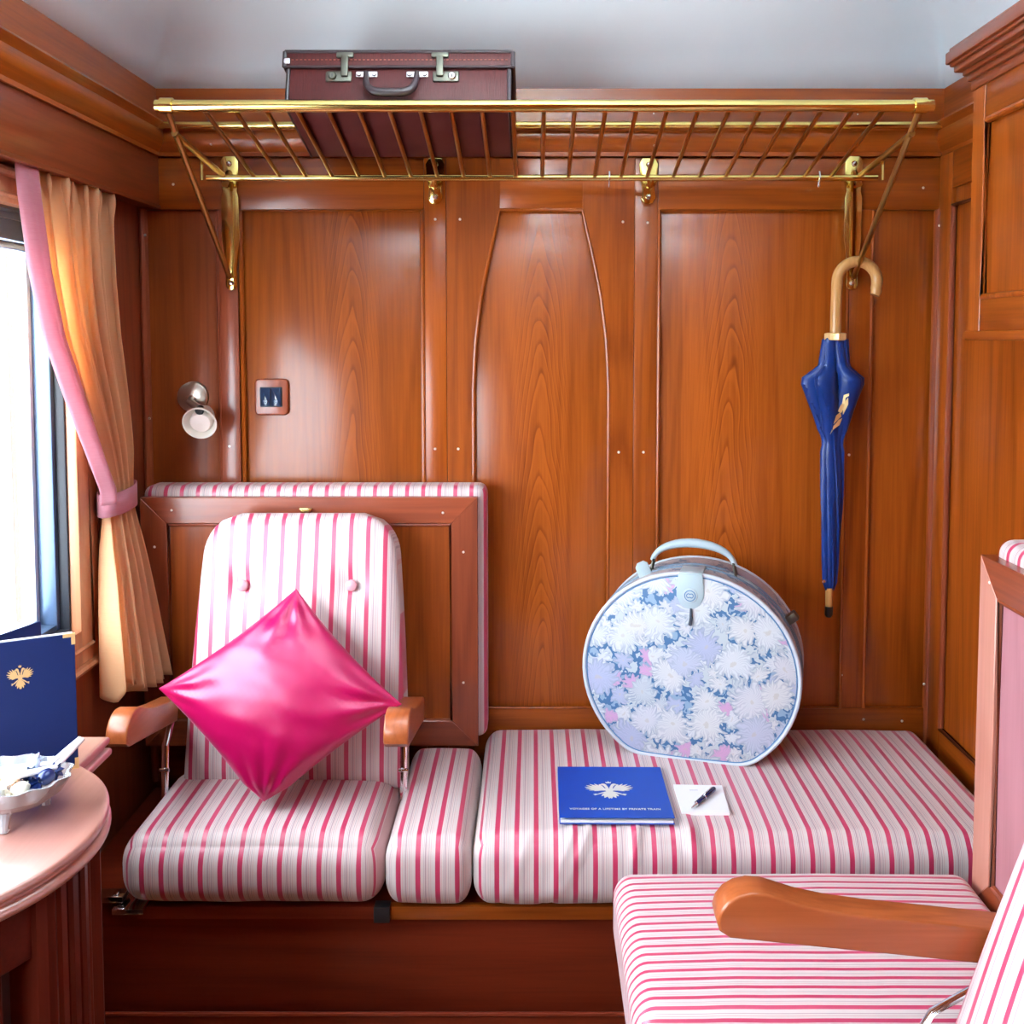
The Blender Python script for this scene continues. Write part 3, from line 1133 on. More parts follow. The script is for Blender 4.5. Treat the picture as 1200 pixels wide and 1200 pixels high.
rch = thing('reclining_armchair', 'pink striped armchair cut off at the lower right corner', 'armchair', (0.5, 0.95, 0.32))
ra = R(17)
RM = axes((0.535, 0.945, 0.42), (0, -1, 0), (math.sin(ra), 0, math.cos(ra)), (-math.cos(ra), 0, math.sin(ra)))
build('backrest', backrest_bm(0.475, 0.585, 0.105, RM), STRIPE, rch, sharp=50)
tb = R(6)
b = NB()
M = axes((0.228, 1.182, 0.632), (math.cos(tb), 0, -math.sin(tb)), (math.sin(tb), 0, math.cos(tb)), (0, 1, 0))
prism(b, [(x, y * 0.92) for x, y in arm_profile(0.40)], M, 0, 0.045, 0.004, 3)
build('armrest', b, WARMX, rch)
b = NB()
tube(b, [(0.44, 1.183, 0.43), (0.50, 1.183, 0.535), (0.56, 1.183, 0.57)], 0.0075, n=8, flat=0.4)
build('bracket', b, CHROME, rch)
build('seat_cushion', cushion(0.138, 0.60, 0.72, 1.18, 0.32, 0.43, 0.035, 0.008, nx=10, ny=20, suax=1, rz=0.04), STRIPE, rch, sharp=80)

# ------------------------------------------------------------------ overhead cabinet, right
cab = thing('overhead_cabinet', 'wooden wall cupboard with moulded cornice at the upper right', 'cabinet', (0.9, 1.4, 1.38))
CY0, CY1, CX = 0.9, 1.92, 0.847
b = NB()
box(b, CX + 0.018, 0.955, CY0, CY1, 1.383, 1.86, 0.002)
build('body', b, WZ, cab)
b = NB()
prism(b, [(CY1 - 0.05, 1.39), (CY1, 1.39), (CY1, 1.855), (CY1 - 0.05, 1.855)], axes((0, 0, 0), (0, 1, 0), (0, 0, 1), (-1, 0, 0)), -CX - .02, -CX, 0.002, 1)
build('door_stile', b, WZ, cab)
b = NB()
box(b, CX, CX + .02, CY0, CY1 - 0.0505, 1.39, 1.452, 0.002)
build('door_rail', b, WY, cab)
b = NB()
box(b, CX, CX + .02, CY0, CY1 - 0.0505, 1.79, 1.855, 0.002)
build('door_rail', b, WY, cab)
b = NB()
box(b, CX + .010, CX + .02, CY0, CY1 - 0.045, 1.445, 1.80)
build('door_panel', b, WZ, cab)
b = NB()
tube(b, [(CX + .004, CY0 + .02, 1.456), (CX + .004, CY1 - .056, 1.456), (CX + .004, CY1 - .056, 1.786), (CX + .004, CY0 + .02, 1.786)], 0.007, n=10, closed=True)
build('door_moulding', b, WZ, cab)
b = NB()
box(b, CX - .006, 0.955, CY0, CY1 + .006, 1.374, 1.392, 0.004)
build('bottom_board', b, WY, cab)
b = NB()
for (o, za, zb) in ((.004, 1.853, 1.872), (.010, 1.872, 1.884), (.016, 1.884, 1.894), (.028, 1.894, 1.906), (.034, 1.906, 1.912), (.040, 1.912, 1.934), (.035, 1.934, 1.942)):
    box(b, CX - o, 0.958, CY0, CY1 + o, za - .0005, zb + .0005, 0.003)
build('cornice', b, WRY, cab)

# ------------------------------------------------------------------ luggage rack
rack = thing('luggage_rack', 'brass luggage rack with slanting rods high on the back wall', 'luggage rack', (0.02, 2.33, 1.74))
RY, RZ_ = 1.94, 1.829      # front rail
LY, LZ = 2.28, 1.745       # lower back rail
b = NB()
tube(b, [(-0.735, RY, RZ_), (0.778, RY, RZ_)], 0.0118, n=20)
build('front_rail', b, BRASS, rack)
for s, x in ((-1, -0.713), (1, 0.752)):
    b = NB()
    lathe(b, [(0.0118, -.013), (0.0155, -.012), (0.0155, .012), (0.0118, .013)], axes((x, RY, RZ_), (0, 1, 0), (0, 0, 1), (1, 0, 0)), 20)
    build('rail_collar', b, BRASS, rack)
b = NB()
tube(b, [(-0.75, LY, LZ), (0.79, LY, LZ)], 0.0076, n=14)
build('lower_rail', b, BRASS, rack)
b = NB()
tube(b, [(-0.86, 2.288, 1.866), (0.945, 2.288, 1.866)], 0.0085, n=14)
build('back_rail', b, BRASS, rack)
for k in range(23):
    x = -0.643 + k * 0.06032
    b = NB()
    tube(b, [(x, RY + .004, RZ_ - .006), (x, LY, LZ + .004)], 0.0047, n=8)
    build('slat', b, BROWNB, rack)
for s, x in ((-1, -0.713), (1, 0.752)):
    b = NB()
    h0 = at(263, 180, 2.32).z
    h1 = at(265, 340, 2.32).z
    prism(b, [(-.014, h1 + .012), (-.009, h1 + .002), (0, h1), (.009, h1 + .002), (.014, h1 + .012), (.013, h1 + .05), (.021, h1 + .12), (.021, h0 - .10), (.017, h0 - .085), (.021, h0 - .06),
              (.021, h0 - .015), (.013, h0 - .003), (0, h0), (-.013, h0 - .003), (-.021, h0 - .015), (-.021, h0 - .06), (-.017, h0 - .085), (-.021, h0 - .10), (-.021, h1 + .12), (-.013, h1 + .05)],
          axes((x, 0, 0), (1, 0, 0), (0, 0, 1), (0, -1, 0)), -SF, -SF + .010, 0.003)
    bk = build('wall_plate', b, BRASS, rack)
    for z in (h0 - .022, h1 + .017):
        b = NB()
        lathe(b, [(0.0001, .005), (.004, .0045), (.0065, .002), (.007, 0)], axes((x, SF - .010, z), (1, 0, 0), (0, 0, 1), (0, -1, 0)), 14)
        build('bolt', b, CHROME, bk)
    b = NB()
    tube(b, [(x, RY + .002, RZ_ - .01), (x, RY + .05, 1.77 + .008), (x, 2.314, h1 + .035)] if False else [(x, RY + .002, RZ_ - .01), (x, 2.316, h1 + .03)], 0.0065, n=8)
    build('brace', b, BROWNB, rack)
    b = NB()
    tube(b, [(x, RY + .035, RZ_ - .045), (x, LY + .02, LZ + .004)], 0.0065, n=8)
    tube(b, [(x, LY + .01, LZ - .014), (x, LY + .03, LZ + .004), (x, 2.328, LZ + .02)], 0.008, n=8)
    build('upper_arm', b, BROWNB, rack)
    b = NB()
    tube(b, [(x + s * .012, 2.17, 1.775), (x + s * .012, 2.17, 1.722)], 0.0045, n=8)
    build('side_stay', b, BRASS, rack)
for px in (510, 760):
    x = at(px, 210, 2.33).x
    b = NB()
    zz = LZ
    prism(b, [(-0.0175, zz - .040), (-0.0100, zz - .051), (0, zz - .054), (0.0100, zz - .051), (0.0175, zz - .040), (0.0150, zz - .015), (0.0200, zz + .005), (0.0225, zz + .04), (0.0150, zz + .054), (-0.0150, zz + .054), (-0.0225, zz + .04),
              (-0.0200, zz + .005), (-0.0150, zz - .015)], axes((x, 0, 0), (1, 0, 0), (0, 0, 1), (0, -1, 0)), -SF, -SF + .010, 0.003)
    tube(b, [(x, SF - .008, zz - .012), (x, LY + .012, zz - .012), (x, LY, zz)], 0.008, n=10)
    bk = build('clip', b, BRASS, rack)
    for z in (zz + .038, zz - .036):
        b = NB()
        lathe(b, [(0.0001, .005), (.004, .0045), (.0065, .002), (.007, 0)], axes((x, SF - .010, z), (1, 0, 0), (0, 0, 1), (0, -1, 0)), 14)
        build('bolt', b, CHROME, bk)
for px in (714, 960):
    x = at(px, 212, LY).x
    b = NB()
    tube(b, [(x, LY, LZ + .014), (x, LY - .008, LZ), (x, LY, LZ - .012), (x, LY + .004, LZ - .02)], 0.0025, n=8)
    build('hook', b, CHROME, rack)

# ------------------------------------------------------------------ brown suitcase on the rack
sl = math.atan2(RZ_ - LZ, LY - RY)
SB = at(466, 116, 1.962)
SB.z = 1.829 - math.tan(sl) * (1.962 - RY) + 0.004
SM = axes((SB.x, SB.y, SB.z), (1, 0, 0), (0, math.cos(sl), -math.sin(sl)), (0, math.sin(sl), math.cos(sl)))
case = thing('suitcase', 'small dark oxblood suitcase lying on the brass luggage rack', 'suitcase', SM.translation, SM.to_3x3())
b = NB()
box(b, -0.219, 0.219, 0, 0.225, 0.0, 0.092, 0.004)
build('body', b, OXBLOOD, case, local=True)
b = NB()
box(b, -0.226, 0.226, -0.006, 0.231, 0.086, 0.122, 0.005)
lid = build('lid', b, OXBLOOD, case, local=True)
b = NB()
for x in (-0.219, 0.219):
    tube(b, [(x, 0.001, 0.002), (x, 0.001, 0.086)], 0.0045, n=8)
    tube(b, [(x, 0.001, 0.003), (x, 0.224, 0.003)], 0.0035, n=8)
tube(b, [(-0.226, -0.005, 0.088), (0.226, -0.005, 0.088)], 0.003, n=8)
tube(b, [(-0.226, -0.005, 0.120), (0.226, -0.005, 0.120)], 0.004, n=8)
for x in (-0.226, 0.226):
    tube(b, [(x, -0.004, 0.088), (x, -0.004, 0.120)], 0.005, n=8)
    tube(b, [(x, -0.004, 0.120), (x, 0.23, 0.120)], 0.004, n=8)
    tube(b, [(x, -0.004, 0.088), (x, 0.23, 0.088)], 0.003, n=8)
build('edge_binding', b, DARKL, case, local=True)
b = NB()
for k in range(52):
    x = -0.212 + k * 0.0083
    box(b, x, x + 0.0045, -0.0072, -0.0055, 0.1015, 0.1030)
build('stitching', b, plain('brick_thread', (0.32, 0.10, 0.06), 0.6), lid, local=True)
for s, cx in ((-1, -0.118), (1, 0.094)):
    b = NB()
    box(b, cx - 0.026, cx + 0.026, -0.005, 0.001, 0.057, 0.080, 0.003)
    lt = build('lock', b, STEEL, case, local=True)
    b = NB()
    hx = cx + 0.012 * (1 if s < 0 else -1)
    box(b, hx - 0.017, hx + 0.017, -0.011, -0.005, 0.106, 0.117, 0.002)
    box(b, hx - 0.007, hx + 0.007, -0.012, -0.006, 0.066, 0.110, 0.002)
    build('hasp', b, STEEL, lt, local=True)
    b = NB()
    kx = cx - 0.012 * (1 if s < 0 else -1)
    lathe(b, [(0.0001, 0.004), (0.006, 0.004), (0.008, 0.002), (0.0085, 0)], axes((kx, -0.005, 0.0685), (1, 0, 0), (0, 0, 1), (0, -1, 0)), 18)
    build('keyhole_boss', b, CHROME if s > 0 else STEEL, lt, local=True)
    b = NB()
    box(b, kx - .0012, kx + .0012, -0.0096, -0.0085, 0.064, 0.071)
    build('keyhole', b, BLACK, lt, local=True)
b = NB()
hp = []
for k in range(25):
    a = math.pi * k / 24
    hp.append((-0.0 - 0.013 - 0.050 * math.copysign(abs(math.cos(a)) ** 0.55, math.cos(a)), -0.010 - 0.012 * math.sin(a), 0.074 - 0.050 * math.sin(a) ** 0.7))
tube(b, hp, [0.005 + 0.004 * math.sin(math.pi * k / 24) for k in range(25)], n=12)
hd = build('handle', b, DARKL, case, local=True)
for hx in (-0.063, 0.037):
    b = NB()
    box(b, hx - 0.022, hx + 0.022, -0.004, 0.001, 0.066, 0.080, 0.0025)
    for q in (-0.015, 0.015):
        lathe(b, [(0.0001, .004), (.004, .003), (.005, 0)], axes((hx + q, -0.004, 0.073), (1, 0, 0), (0, 0, 1), (0, -1, 0)), 12)
    build('handle_plate', b, CHROME, case, local=True)
b = NB()
box(b, -0.229, -0.214, -0.009, 0.0, 0.092, 0.106, 0.003)
build('corner_cap', b, CHROME, lid, local=True)

# ------------------------------------------------------------------ curtain
cur = thing('curtain', 'amber window curtain with rose edge, tied back at the left window', 'curtain', (-0.90, 1.95, 0.65))
ZTOP = 1.684
KEY = [  # height, front edge y, far edge y, x of the middle
    (1.684, 1.735, 2.105, -0.905), (1.63, 1.742, 2.104, -0.905), (1.50, 1.775, 2.108, -0.905), (1.38, 1.822, 2.125, -0.905), (1.25, 1.905, 2.152, -0.903), (1.13, 1.985, 2.172, -0.900),
    (1.06, 2.030, 2.172, -0.898), (1.01, 2.030, 2.172, -0.897), (0.93, 2.005, 2.178, -0.891), (0.80, 1.985, 2.192, -0.884), (0.61, 1.965, 2.205, -0.874)]


def key(z):
    for a, c in zip(KEY, KEY[1:]):
        if a[0] >= z >= c[0]:
            q = (a[0] - z) / (a[0] - c[0])
            return [a[i] + (c[i] - a[i]) * q for i in range(1, 4)]
    return list(KEY[-1][1:]) if z < KEY[-1][0] else list(KEY[0][1:])


def curtain_bm(s0, s1, ns, nt=90, off=0.0):
    bm = bmesh.new()
    G = []
    for j in range(nt + 1):
        row = []
        for i in range(ns + 1):
            s = s0 + (s1 - s0) * i / ns
            hem = 0.612 + (0.165 * max(0, 1 - s / 0.16) ** 0.8 if s < 0.16 else 0) + (0.045 * max(0, 1 - abs(s - 0.3) / 0.17))
            z = ZTOP + (hem - ZTOP) * j / nt
            y0, y1, xc = key(z)
            wsc = max(0.35, min(1.0, (y1 - y0) / 0.33))
            drop = max(0, (1.0 - z) / 0.4)
            tie = math.exp(-((z - 1.035) / 0.10) ** 2)
            head = math.exp(-((z - 1.665) / 0.03) ** 2)
            ph = s * 2 * math.pi * 8.5 + 0.8 * math.sin(s * 9) + 0.5 * math.sin(z * 5 + s * 4)
            amp = 0.016 * (1 - 0.5 * tie) + 0.016 * drop
            x = xc + amp * math.sin(ph) + 0.006 * math.sin(s * 2 * math.pi * 3 + 1)
            x += 0.007 * head * math.sin(s * 2 * math.pi * 26)
            y = y0 + (y1 - y0) * s + 0.010 * math.cos(ph) * wsc + 0.004 * head * math.cos(s * 2 * math.pi * 26)
            x += 0.022 * s * drop
            row.append(bm.verts.new((x - off, y, z)))
        G.append(row)
    for j in range(nt):
        for i in range(ns):
            bm.faces.new((G[j][i], G[j][i + 1], G[j + 1][i + 1], G[j + 1][i]))
    return bm


def cloth(name, bm, mat, th=0.0016):
    o = build(name, bm, mat, cur, sharp=85)
    m = o.modifiers.new('thick', 'SOLIDIFY')
    m.thickness = th
    return o


cloth('cloth', curtain_bm(0.13, 1.0, 150), CURT)
b = bmesh.new()          # plain rose border along the leading edge, above the tie
G = []
for j in range(60):
    z = ZTOP - (ZTOP - 1.03) * j / 59
    y0, y1, xc = key(z)
    row = []
    for i in range(13):
        s = i / 12
        wd = 0.075 - 0.02 * max(0, (1.3 - z) / 0.3)
        row.append(b.verts.new((xc + 0.004 + 0.016 * math.sin(s * math.pi) + 0.004 * math.sin(s * 9 + z * 4), y0 - 0.012 + wd * s, z)))
    G.append(row)
for j in range(59):
    for i in range(12):
        b.faces.new((G[j][i], G[j][i + 1], G[j + 1][i + 1], G[j + 1][i]))
cloth('rose_border', b, CPINK)
b = NB()
pts = []
for k in range(28):
    a = 2 * math.pi * k / 28
    pts.append((-0.897 + 0.030 * math.cos(a), 2.101 + 0.076 * math.sin(a), 1.033 + 0.006 * math.sin(a)))
G = []
for (dz, e) in ((-0.024, 0.0), (0.024, 0.0)):
    G.append([b.verts.new((p[0], p[1], p[2] + dz)) for p in pts])
for k in range(28):
    b.faces.new((G[0][k], G[0][(k + 1) % 28], G[1][(k + 1) % 28], G[1][k]))
cloth('tieback', b, CPINK, 0.003)

# ------------------------------------------------------------------ wall lamp and switch
lampP = at(227, 465, PF)
lamp = thing('reading_lamp', 'small nickel reading spotlight on the left wall panel', 'wall lamp', lampP)
b = NB()
lathe(b, [(0.0001, 0.014), (0.030, 0.013), (0.036, 0.010), (0.037, 0.0)], axes(lampP, (1, 0, 0), (0, 0, 1), (0, -1, 0)), 40)
build('wall_disc', b, NICKEL, lamp)
hp = at(235, 494, PF - 0.10)
b = NB()
tube(b, [lampP + Vector((0, -.012, -.004)), lampP + Vector((0.002, -.035, -.010)), hp + Vector((0, 0.05, 0.012))], 0.009, n=14)
build('swivel_arm', b, NICKEL, lamp)
dn = Vector((0.06, -0.93, -0.36)).normalized()
ex = dn.cross(Vector((0, 0, 1))).normalized()
HM = axes(hp, ex, dn.cross(ex), dn)
b = NB()
lathe(b, [(0.0001, -0.056), (0.016, -0.054), (0.022, -0.04), (0.031, -0.012), (0.038, 0.006), (0.039, 0.010), (0.036, 0.010), (0.030, -0.008), (0.026, -0.016), (0.0001, -0.018)], HM, 40)
build('shade', b, CREAMP, lamp)
b = NB()
lathe(b, [(0.0245, -0.015), (0.0245, -0.004), (0.022, 0.0), (0.0001, 0.002)], HM @ Matrix.Translation((0.001, 0.004, 0)), 32)
build('lens', b, FROST, lamp)
b = NB()
lathe(b, [(0.009, -0.012), (0.010, 0.001), (0.006, 0.004), (0.0001, 0.004)], HM @ Matrix.Translation((0.0, -0.026, -.002)), 20)
build('lamp_switch', b, BLACK, lamp)

swP = at(319, 465, PF)
sw = thing('light_switch', 'square wooden light switch plate with two dark blue rockers', 'light switch', swP)


def rrect(w, h, r, n=6):
    out = []
    for cx, cy, a0 in ((w / 2 - r, h / 2 - r, 0), (-w / 2 + r, h / 2 - r, 90), (-w / 2 + r, -h / 2 + r, 180), (w / 2 - r, -h / 2 + r, 270)):
        for k in range(n + 1):
            a = R(a0 + 90 * k / n)
            out.append((cx + r * math.cos(a), cy + r * math.sin(a)))
    return out


SWM = axes(swP, (1, 0, 0), (0, 0, 1), (0, -1, 0))
b = NB()
prism(b, rrect(0.080, 0.088, 0.012), SWM, 0, 0.010, 0.004, 3)
build('plate', b, WRZ, sw)
b = NB()
prism(b, rrect(0.054, 0.048, 0.003), SWM, 0.008, 0.0112, 0.001)
build('well', b, BLACK, sw)
for s in (-1, 1):
    b = NB()
    prism(b, rrect(0.024, 0.044, 0.002), SWM @ Matrix.Translation((s * 0.0125, 0, 0)), 0.010, 0.0145, 0.002)
    rk = build('rocker', b, SWB, sw)
    b = NB()
    tube(b, [SWM @ Vector((s * 0.0125 + 0.005 * math.cos(R(a)), -0.012 + 0.005 * math.sin(R(a)), 0.0147)) for a in range(20, 161, 20)], 0.0006, n=6)
    tube(b, [SWM @ Vector((s * 0.0125 + 0.003 * math.cos(R(a)), -0.0125 + 0.003 * math.sin(R(a)), 0.0147)) for a in range(0, 360, 30)], 0.0005, n=6, closed=True)
    build('mark', b, plain('grey_print', (0.25, 0.33, 0.42), 0.5), rk)

# ------------------------------------------------------------------ emblem and lettering
def petal(cx, cy, ang, L, w, n=9):
    """a pointed feather from (cx, cy) in direction ang"""
    c, s = math.cos(R(ang)), math.sin(R(ang))
    top, bot = [], []
    for k in range(n + 1):
        q = k / n
        h = w * math.sin(math.pi * min(1, q * 0.9 + 0.1)) ** 0.7
        top.append((q * L, h))
        bot.append((q * L, -h))
    pts = top + bot[::-1][1:]
    return [(cx + x * c - y * s, cy + x * s + y * c) for x, y in pts]


def eagle():
    """crest: bird with two heads, raised wings and a fan tail, unit size about the origin"""
    P = [[(-.07, .08), (.07, .08), (.085, -.02), (.05, -.12), (0, -.16), (-.05, -.12), (-.085, -.02)],
         [(-.045, .36), (-.06, .44), (-.025, .41), (0, .47), (.025, .41), (.06, .44), (.045, .36)]]
    half = []
    half.append([(.01, .06), (.06, .07), (.085, .16), (.10, .22), (.135, .27), (.20, .265), (.16, .30), (.135, .335), (.09, .335), (.05, .29), (.035, .22), (.01, .14)])
    for k in range(9):
        a = 72 - 13.5 * k
        ca, sa = math.cos(R(a)), math.sin(R(a))
        ox, oy = .285 - .10, .14 - .03          # wing circle seen from the shoulder
        dt = ox * ca + oy * sa
        L = dt + math.sqrt(max(0.0, dt * dt - (ox * ox + oy * oy - .195 ** 2)))
        half.append(petal(.10, .03, a, L, .030))
    half.append([(.06, .06), (.15, .15), (.25, .20), (.33, .12), (.30, .0), (.18, -.03), (.07, -.03)])
    half.append(petal(.05, -.08, -38, .30, .022))
    for a in (-28, -48, -10):
        half.append(petal(.25, -.23 if a != -10 else -.21, a, .08, .012, 4))
    for a, L in ((-72, .34), (-55, .28), (-88, .36)):
        half.append(petal(.01, -.10, a, L, .042))
    for h in half:
        P.append(h)
        P.append([(-x, y) for x, y in h[::-1]])
    return P


def emblem(name, M, size, mat, parent, sx=1.0):
    b = NB()
    for k, poly in enumerate(eagle()):
        b2 = bmesh.new()
        prism(b2, [(x * size * sx, y * size) for x, y in poly], M, -0.0002, 0.0003 + 0.00001 * (k % 5))
        merge(b, b2)
    return build(name, b, mat, parent)


def lettering(name, text, M, size, mat, parent, width=None):
    cu = bpy.data.curves.new(name, 'FONT')
    cu.body = text
    cu.size = size
    cu.align_x = 'CENTER'
    cu.extrude = 0.0002
    cu.offset = 0.00022
    cu.space_character = 1.08
    o = bpy.data.objects.new(name, cu)
    COL.objects.link(o)
    bpy.context.view_layer.update()
    me = bpy.data.meshes.new_from_object(o.evaluated_get(bpy.context.evaluated_depsgraph_get()))
    bpy.data.objects.remove(o)
    w = max(v.co.x for v in me.vertices) - min(v.co.x for v in me.vertices)
    k = width / w if width else 1
    me.transform(M @ Matrix.Diagonal((k, 1, 1, 1)))
    bm = bmesh.new()
    bm.from_mesh(me)
    bpy.data.meshes.remove(me)
    return build(name, bm, mat, parent, recalc=False)


# ------------------------------------------------------------------ booklet, notepad, pen on the long cushion
ZK = 0.447
def onz(px, py, z):
    v = (CYP - py) / F
    r = (v * CP - SP) / (CP + v * SP)
    y = (z - CAMZ) / r
    return at(px, py, y)


c = [onz(*q, ZK) for q in ((654, 902), (776, 903), (788, 966), (655, 966))]
cen = sum(c, Vector()) / 4
ux = ((c[1] - c[0]) + (c[2] - c[3])).normalized()
uy = Vector((0, 0, 1)).cross(ux)
wB, hB = ((c[1] - c[0]).length + (c[2] - c[3]).length) / 2, ((c[0] - c[3]).length + (c[1] - c[2]).length) / 2
BKM = axes(cen, ux, uy, (0, 0, 1))
bk = thing('booklet', 'royal blue booklet with pale two-headed crest lying on the long cushion', 'booklet', cen)
b = NB()
prism(b, [(-wB / 2, -hB / 2), (wB / 2, -hB / 2), (wB / 2, hB / 2), (-wB / 2, hB / 2)], BKM, 0.0, 0.0012)
build('back_cover', b, COVER, bk)
b = NB()
prism(b, [(-wB / 2 + .002, -hB / 2 + .003), (wB / 2 - .002, -hB / 2 + .003), (wB / 2 - .002, hB / 2 - .003), (-wB / 2 + .002, hB / 2 - .003)], BKM, 0.0012, 0.006)
build('pages', b, PAPER, bk)
b = NB()          # front cover sprung slightly open
ny_ = 8
V0, V1 = [], []
for i in range(ny_ + 1):
    q = i / ny_
    y = hB / 2 - hB * q
    z = 0.0062 + 0.006 * q ** 3
    for L_, dz in ((V0, 0.0), (V1, 0.0011)):
        L_.append([b.verts.new(BKM @ Vector((sx * wB / 2, y, z + dz))) for sx in (-1, 1)])
for i in range(ny_):
    b.faces.new((V1[i][0], V1[i][1], V1[i + 1][1], V1[i + 1][0]))
    b.faces.new((V0[i][0], V0[i + 1][0], V0[i + 1][1], V0[i][1]))
    for e in (0, 1):
        b.faces.new((V0[i][e], V1[i][e], V1[i + 1][e], V0[i + 1][e]))
for i in (0, ny_):
    b.faces.new((V0[i][0], V0[i][1], V1[i][1], V1[i][0]))
fc = build('front_cover', b, COVER, bk)
e = onz(714, 926, ZK + 0.008)
def on_cover(o):
    IV = (W[o.name].inverted() @ BKM)
    for v in o.data.vertices:
        p = IV.inverted() @ v.co
        q = min(1, max(0, (hB / 2 - p.y) / hB))
        p.z += 0.0074 + 0.006 * q ** 3
        v.co = IV @ p


lc_ = BKM.inverted() @ e
on_cover(emblem('crest', BKM @ Matrix.Translation((lc_.x, lc_.y, 0.0004)), 0.086, PALEGOLD, fc, 1.2))
e = onz(721, 951, ZK + 0.008)
lc_ = BKM.inverted() @ e
on_cover(lettering('lettering', 'VOYAGES OF A LIFETIME BY PRIVATE TRAIN', BKM @ Matrix.Translation((lc_.x, lc_.y, 0.0005)), 0.0105, PALEGOLD, fc, 0.178))

c = [onz(*q, ZK - .002) for q in ((789, 922), (846, 923), (855, 955), (799, 955))]
cen = sum(c, Vector()) / 4
b = NB()
pts = [Vector((p.x, p.y, ZK - .002)) for p in c]
prism(b, [(p.x, p.y) for p in pts[::-1]], Matrix(), ZK - .003, ZK + .003)
npad = build('notepad', b, PAPER)
tag(npad, 'small white notepad beside the blue booklet', 'notepad')
b = NB()
for k in range(9):
    p = onz(808 + k * 1.1, 926, ZK + .003)
    box(b, p.x, p.x + .0013, p.y - .001, p.y + .001, ZK + .0029, ZK + .0033)
build('heading', b, plain('grey_ink', (0.35, 0.36, 0.40), 0.6), npad)

A, B = onz(810, 947, ZK + .008), onz(837, 924, ZK + .008)
dv = (B - A).normalized()
pn = thing('pen', 'navy ballpoint pen with silver clip on the white notepad', 'pen', (A + B) / 2)
sx = dv.cross(Vector((0, 0, 1))).normalized()
L = (B - A).length
PM_ = axes(A, sx, dv.cross(sx) * -1, dv)
PM_ = axes(A, sx, dv.cross(sx), dv)
b = NB()
lathe(b, [(0.0026, 0.018), (0.0048, 0.022), (0.0052, 0.05), (0.0050, 0.056)], PM_, 18)
build('barrel', b, NAVYP, pn)
b = NB()
lathe(b, [(0.0050, 0.056), (0.0054, 0.057), (0.0054, L - .004), (0.004, L), (0.0001, L)], PM_, 18)
build('cap', b, NAVYP, pn)
b = NB()
lathe(b, [(0.0001, 0.0), (0.0012, 0.002), (0.0026, 0.018), (0.0046, 0.0215), (0.0040, 0.023)], PM_, 18)
build('tip', b, SILVER, pn)
b = NB()
lathe(b, [(0.0052, 0.054), (0.0057, 0.0545), (0.0057, 0.058), (0.0052, 0.0585)], PM_, 18)
build('ring', b, SILVER, pn)
b = NB()
tube(b, [A + dv * 0.060 + Vector((0, 0, .0068)), A + dv * (L - .012) + Vector((0, 0, .0072))], 0.0014, n=8)
build('pocket_clip', b, SILVER, pn)

# ------------------------------------------------------------------ floral hat case
hr = R(-16.5)
HC = thing('hat_case', 'round floral hat case with pale blue handle standing on the long cushion', 'suitcase', (0.343, 2.122, 0.446), Matrix.Rotation(hr, 3, 'Z'))


def hat_outline(s=1.0, n=72):
    Rr, cz, low, cr = 0.242, 0.206, 0.0, 0.085
    pts = []
    # big circle cut by a flat foot, the corners rounded
    zc_ = cr
    xc = math.sqrt((Rr - cr) ** 2 - (cz - zc_) ** 2)
    a1 = math.atan2(zc_ - cz, xc)
    N1 = 52
    for k in range(N1 + 1):
        a = a1 + (math.pi - 2 * a1) * k / N1
        pts.append((Rr * math.cos(a), cz + Rr * math.sin(a)))
    a2 = math.atan2(zc_ - cz, -xc)
    for k in range(1, 9):
        a = a2 + ((-math.pi / 2) - a2) * k / 8
        pts.append((-xc + cr * math.cos(a), zc_ + cr * math.sin(a)))
    for k in range(1, 6):
        pts.append((-xc + 2 * xc * k / 6, -0.002 * math.sin(math.pi * k / 6)))
    for k in range(0, 9):
        a = -math.pi / 2 + (a1 + math.pi / 2) * k / 8
        pts.append((xc + cr * math.cos(a), zc_ + cr * math.sin(a)))
    pts = pts[:-1]
    c0 = 0.21
    return [(x * s * 0.985, 0.935 * (c0 + (z - c0) * s)) for x, z in pts]


HT = 0.162
OL = hat_outline()


def loft(bm, rings, cap0=True, cap1=True):
    RR = [[bm.verts.new(p) for p in r] for r in rings]
    n = len(RR[0])
    for A_, B_ in zip(RR, RR[1:]):
        for k in range(n):
            bm.faces.new((A_[k], A_[(k + 1) % n], B_[(k + 1) % n], B_[k]))
    if cap0:
        bm.faces.new(RR[0])
    if cap1:
        bm.faces.new(RR[-1])


def ring_at(s, y):
    return [(x, y, z) for x, z in hat_outline(s)]


b = NB()
loft(b, [ring_at(0.985, 0.002), ring_at(1.0, 0.006), ring_at(0.996, HT * .3), ring_at(0.996, HT * .7), ring_at(1.0, HT - .006), ring_at(0.985, HT)])
build('gusset', b, FLORALS, HC, local=True)
b = NB()
loft(b, [ring_at(0.985, 0.003), ring_at(0.97, -0.002), ring_at(0.85, -0.007), ring_at(0.6, -0.010), ring_at(0.3, -0.0115), ring_at(0.05, -0.012)], cap0=False)
build('front_panel', b, FLORAL, HC, local=True)
b = NB()
tube(b, [(x, 0.0, z) for x, z in hat_outline(0.992)], 0.0048, n=10, closed=True)
tube(b, [(x, HT, z) for x, z in hat_outline(0.992)], 0.0048, n=10, closed=True)
build('piping', b, PIPING, HC, local=True)
b = NB()
tube(b, [(x, -0.002, z) for x, z in hat_outline(0.966)], 0.0014, n=6, closed=True)
build('edge_line', b, BLUEL, HC, local=True)
b = NB()
tube(b, [(x, HT * .36, z) for x, z in hat_outline(1.0)], 0.0030, n=8, closed=True)
tube(b, [(x, HT * .52, z) for x, z in hat_outline(1.0)], 0.0030, n=8, closed=True)
build('zip_binding', b, plain('slate_binding', (0.12, 0.17, 0.24), 0.45), HC, local=True)
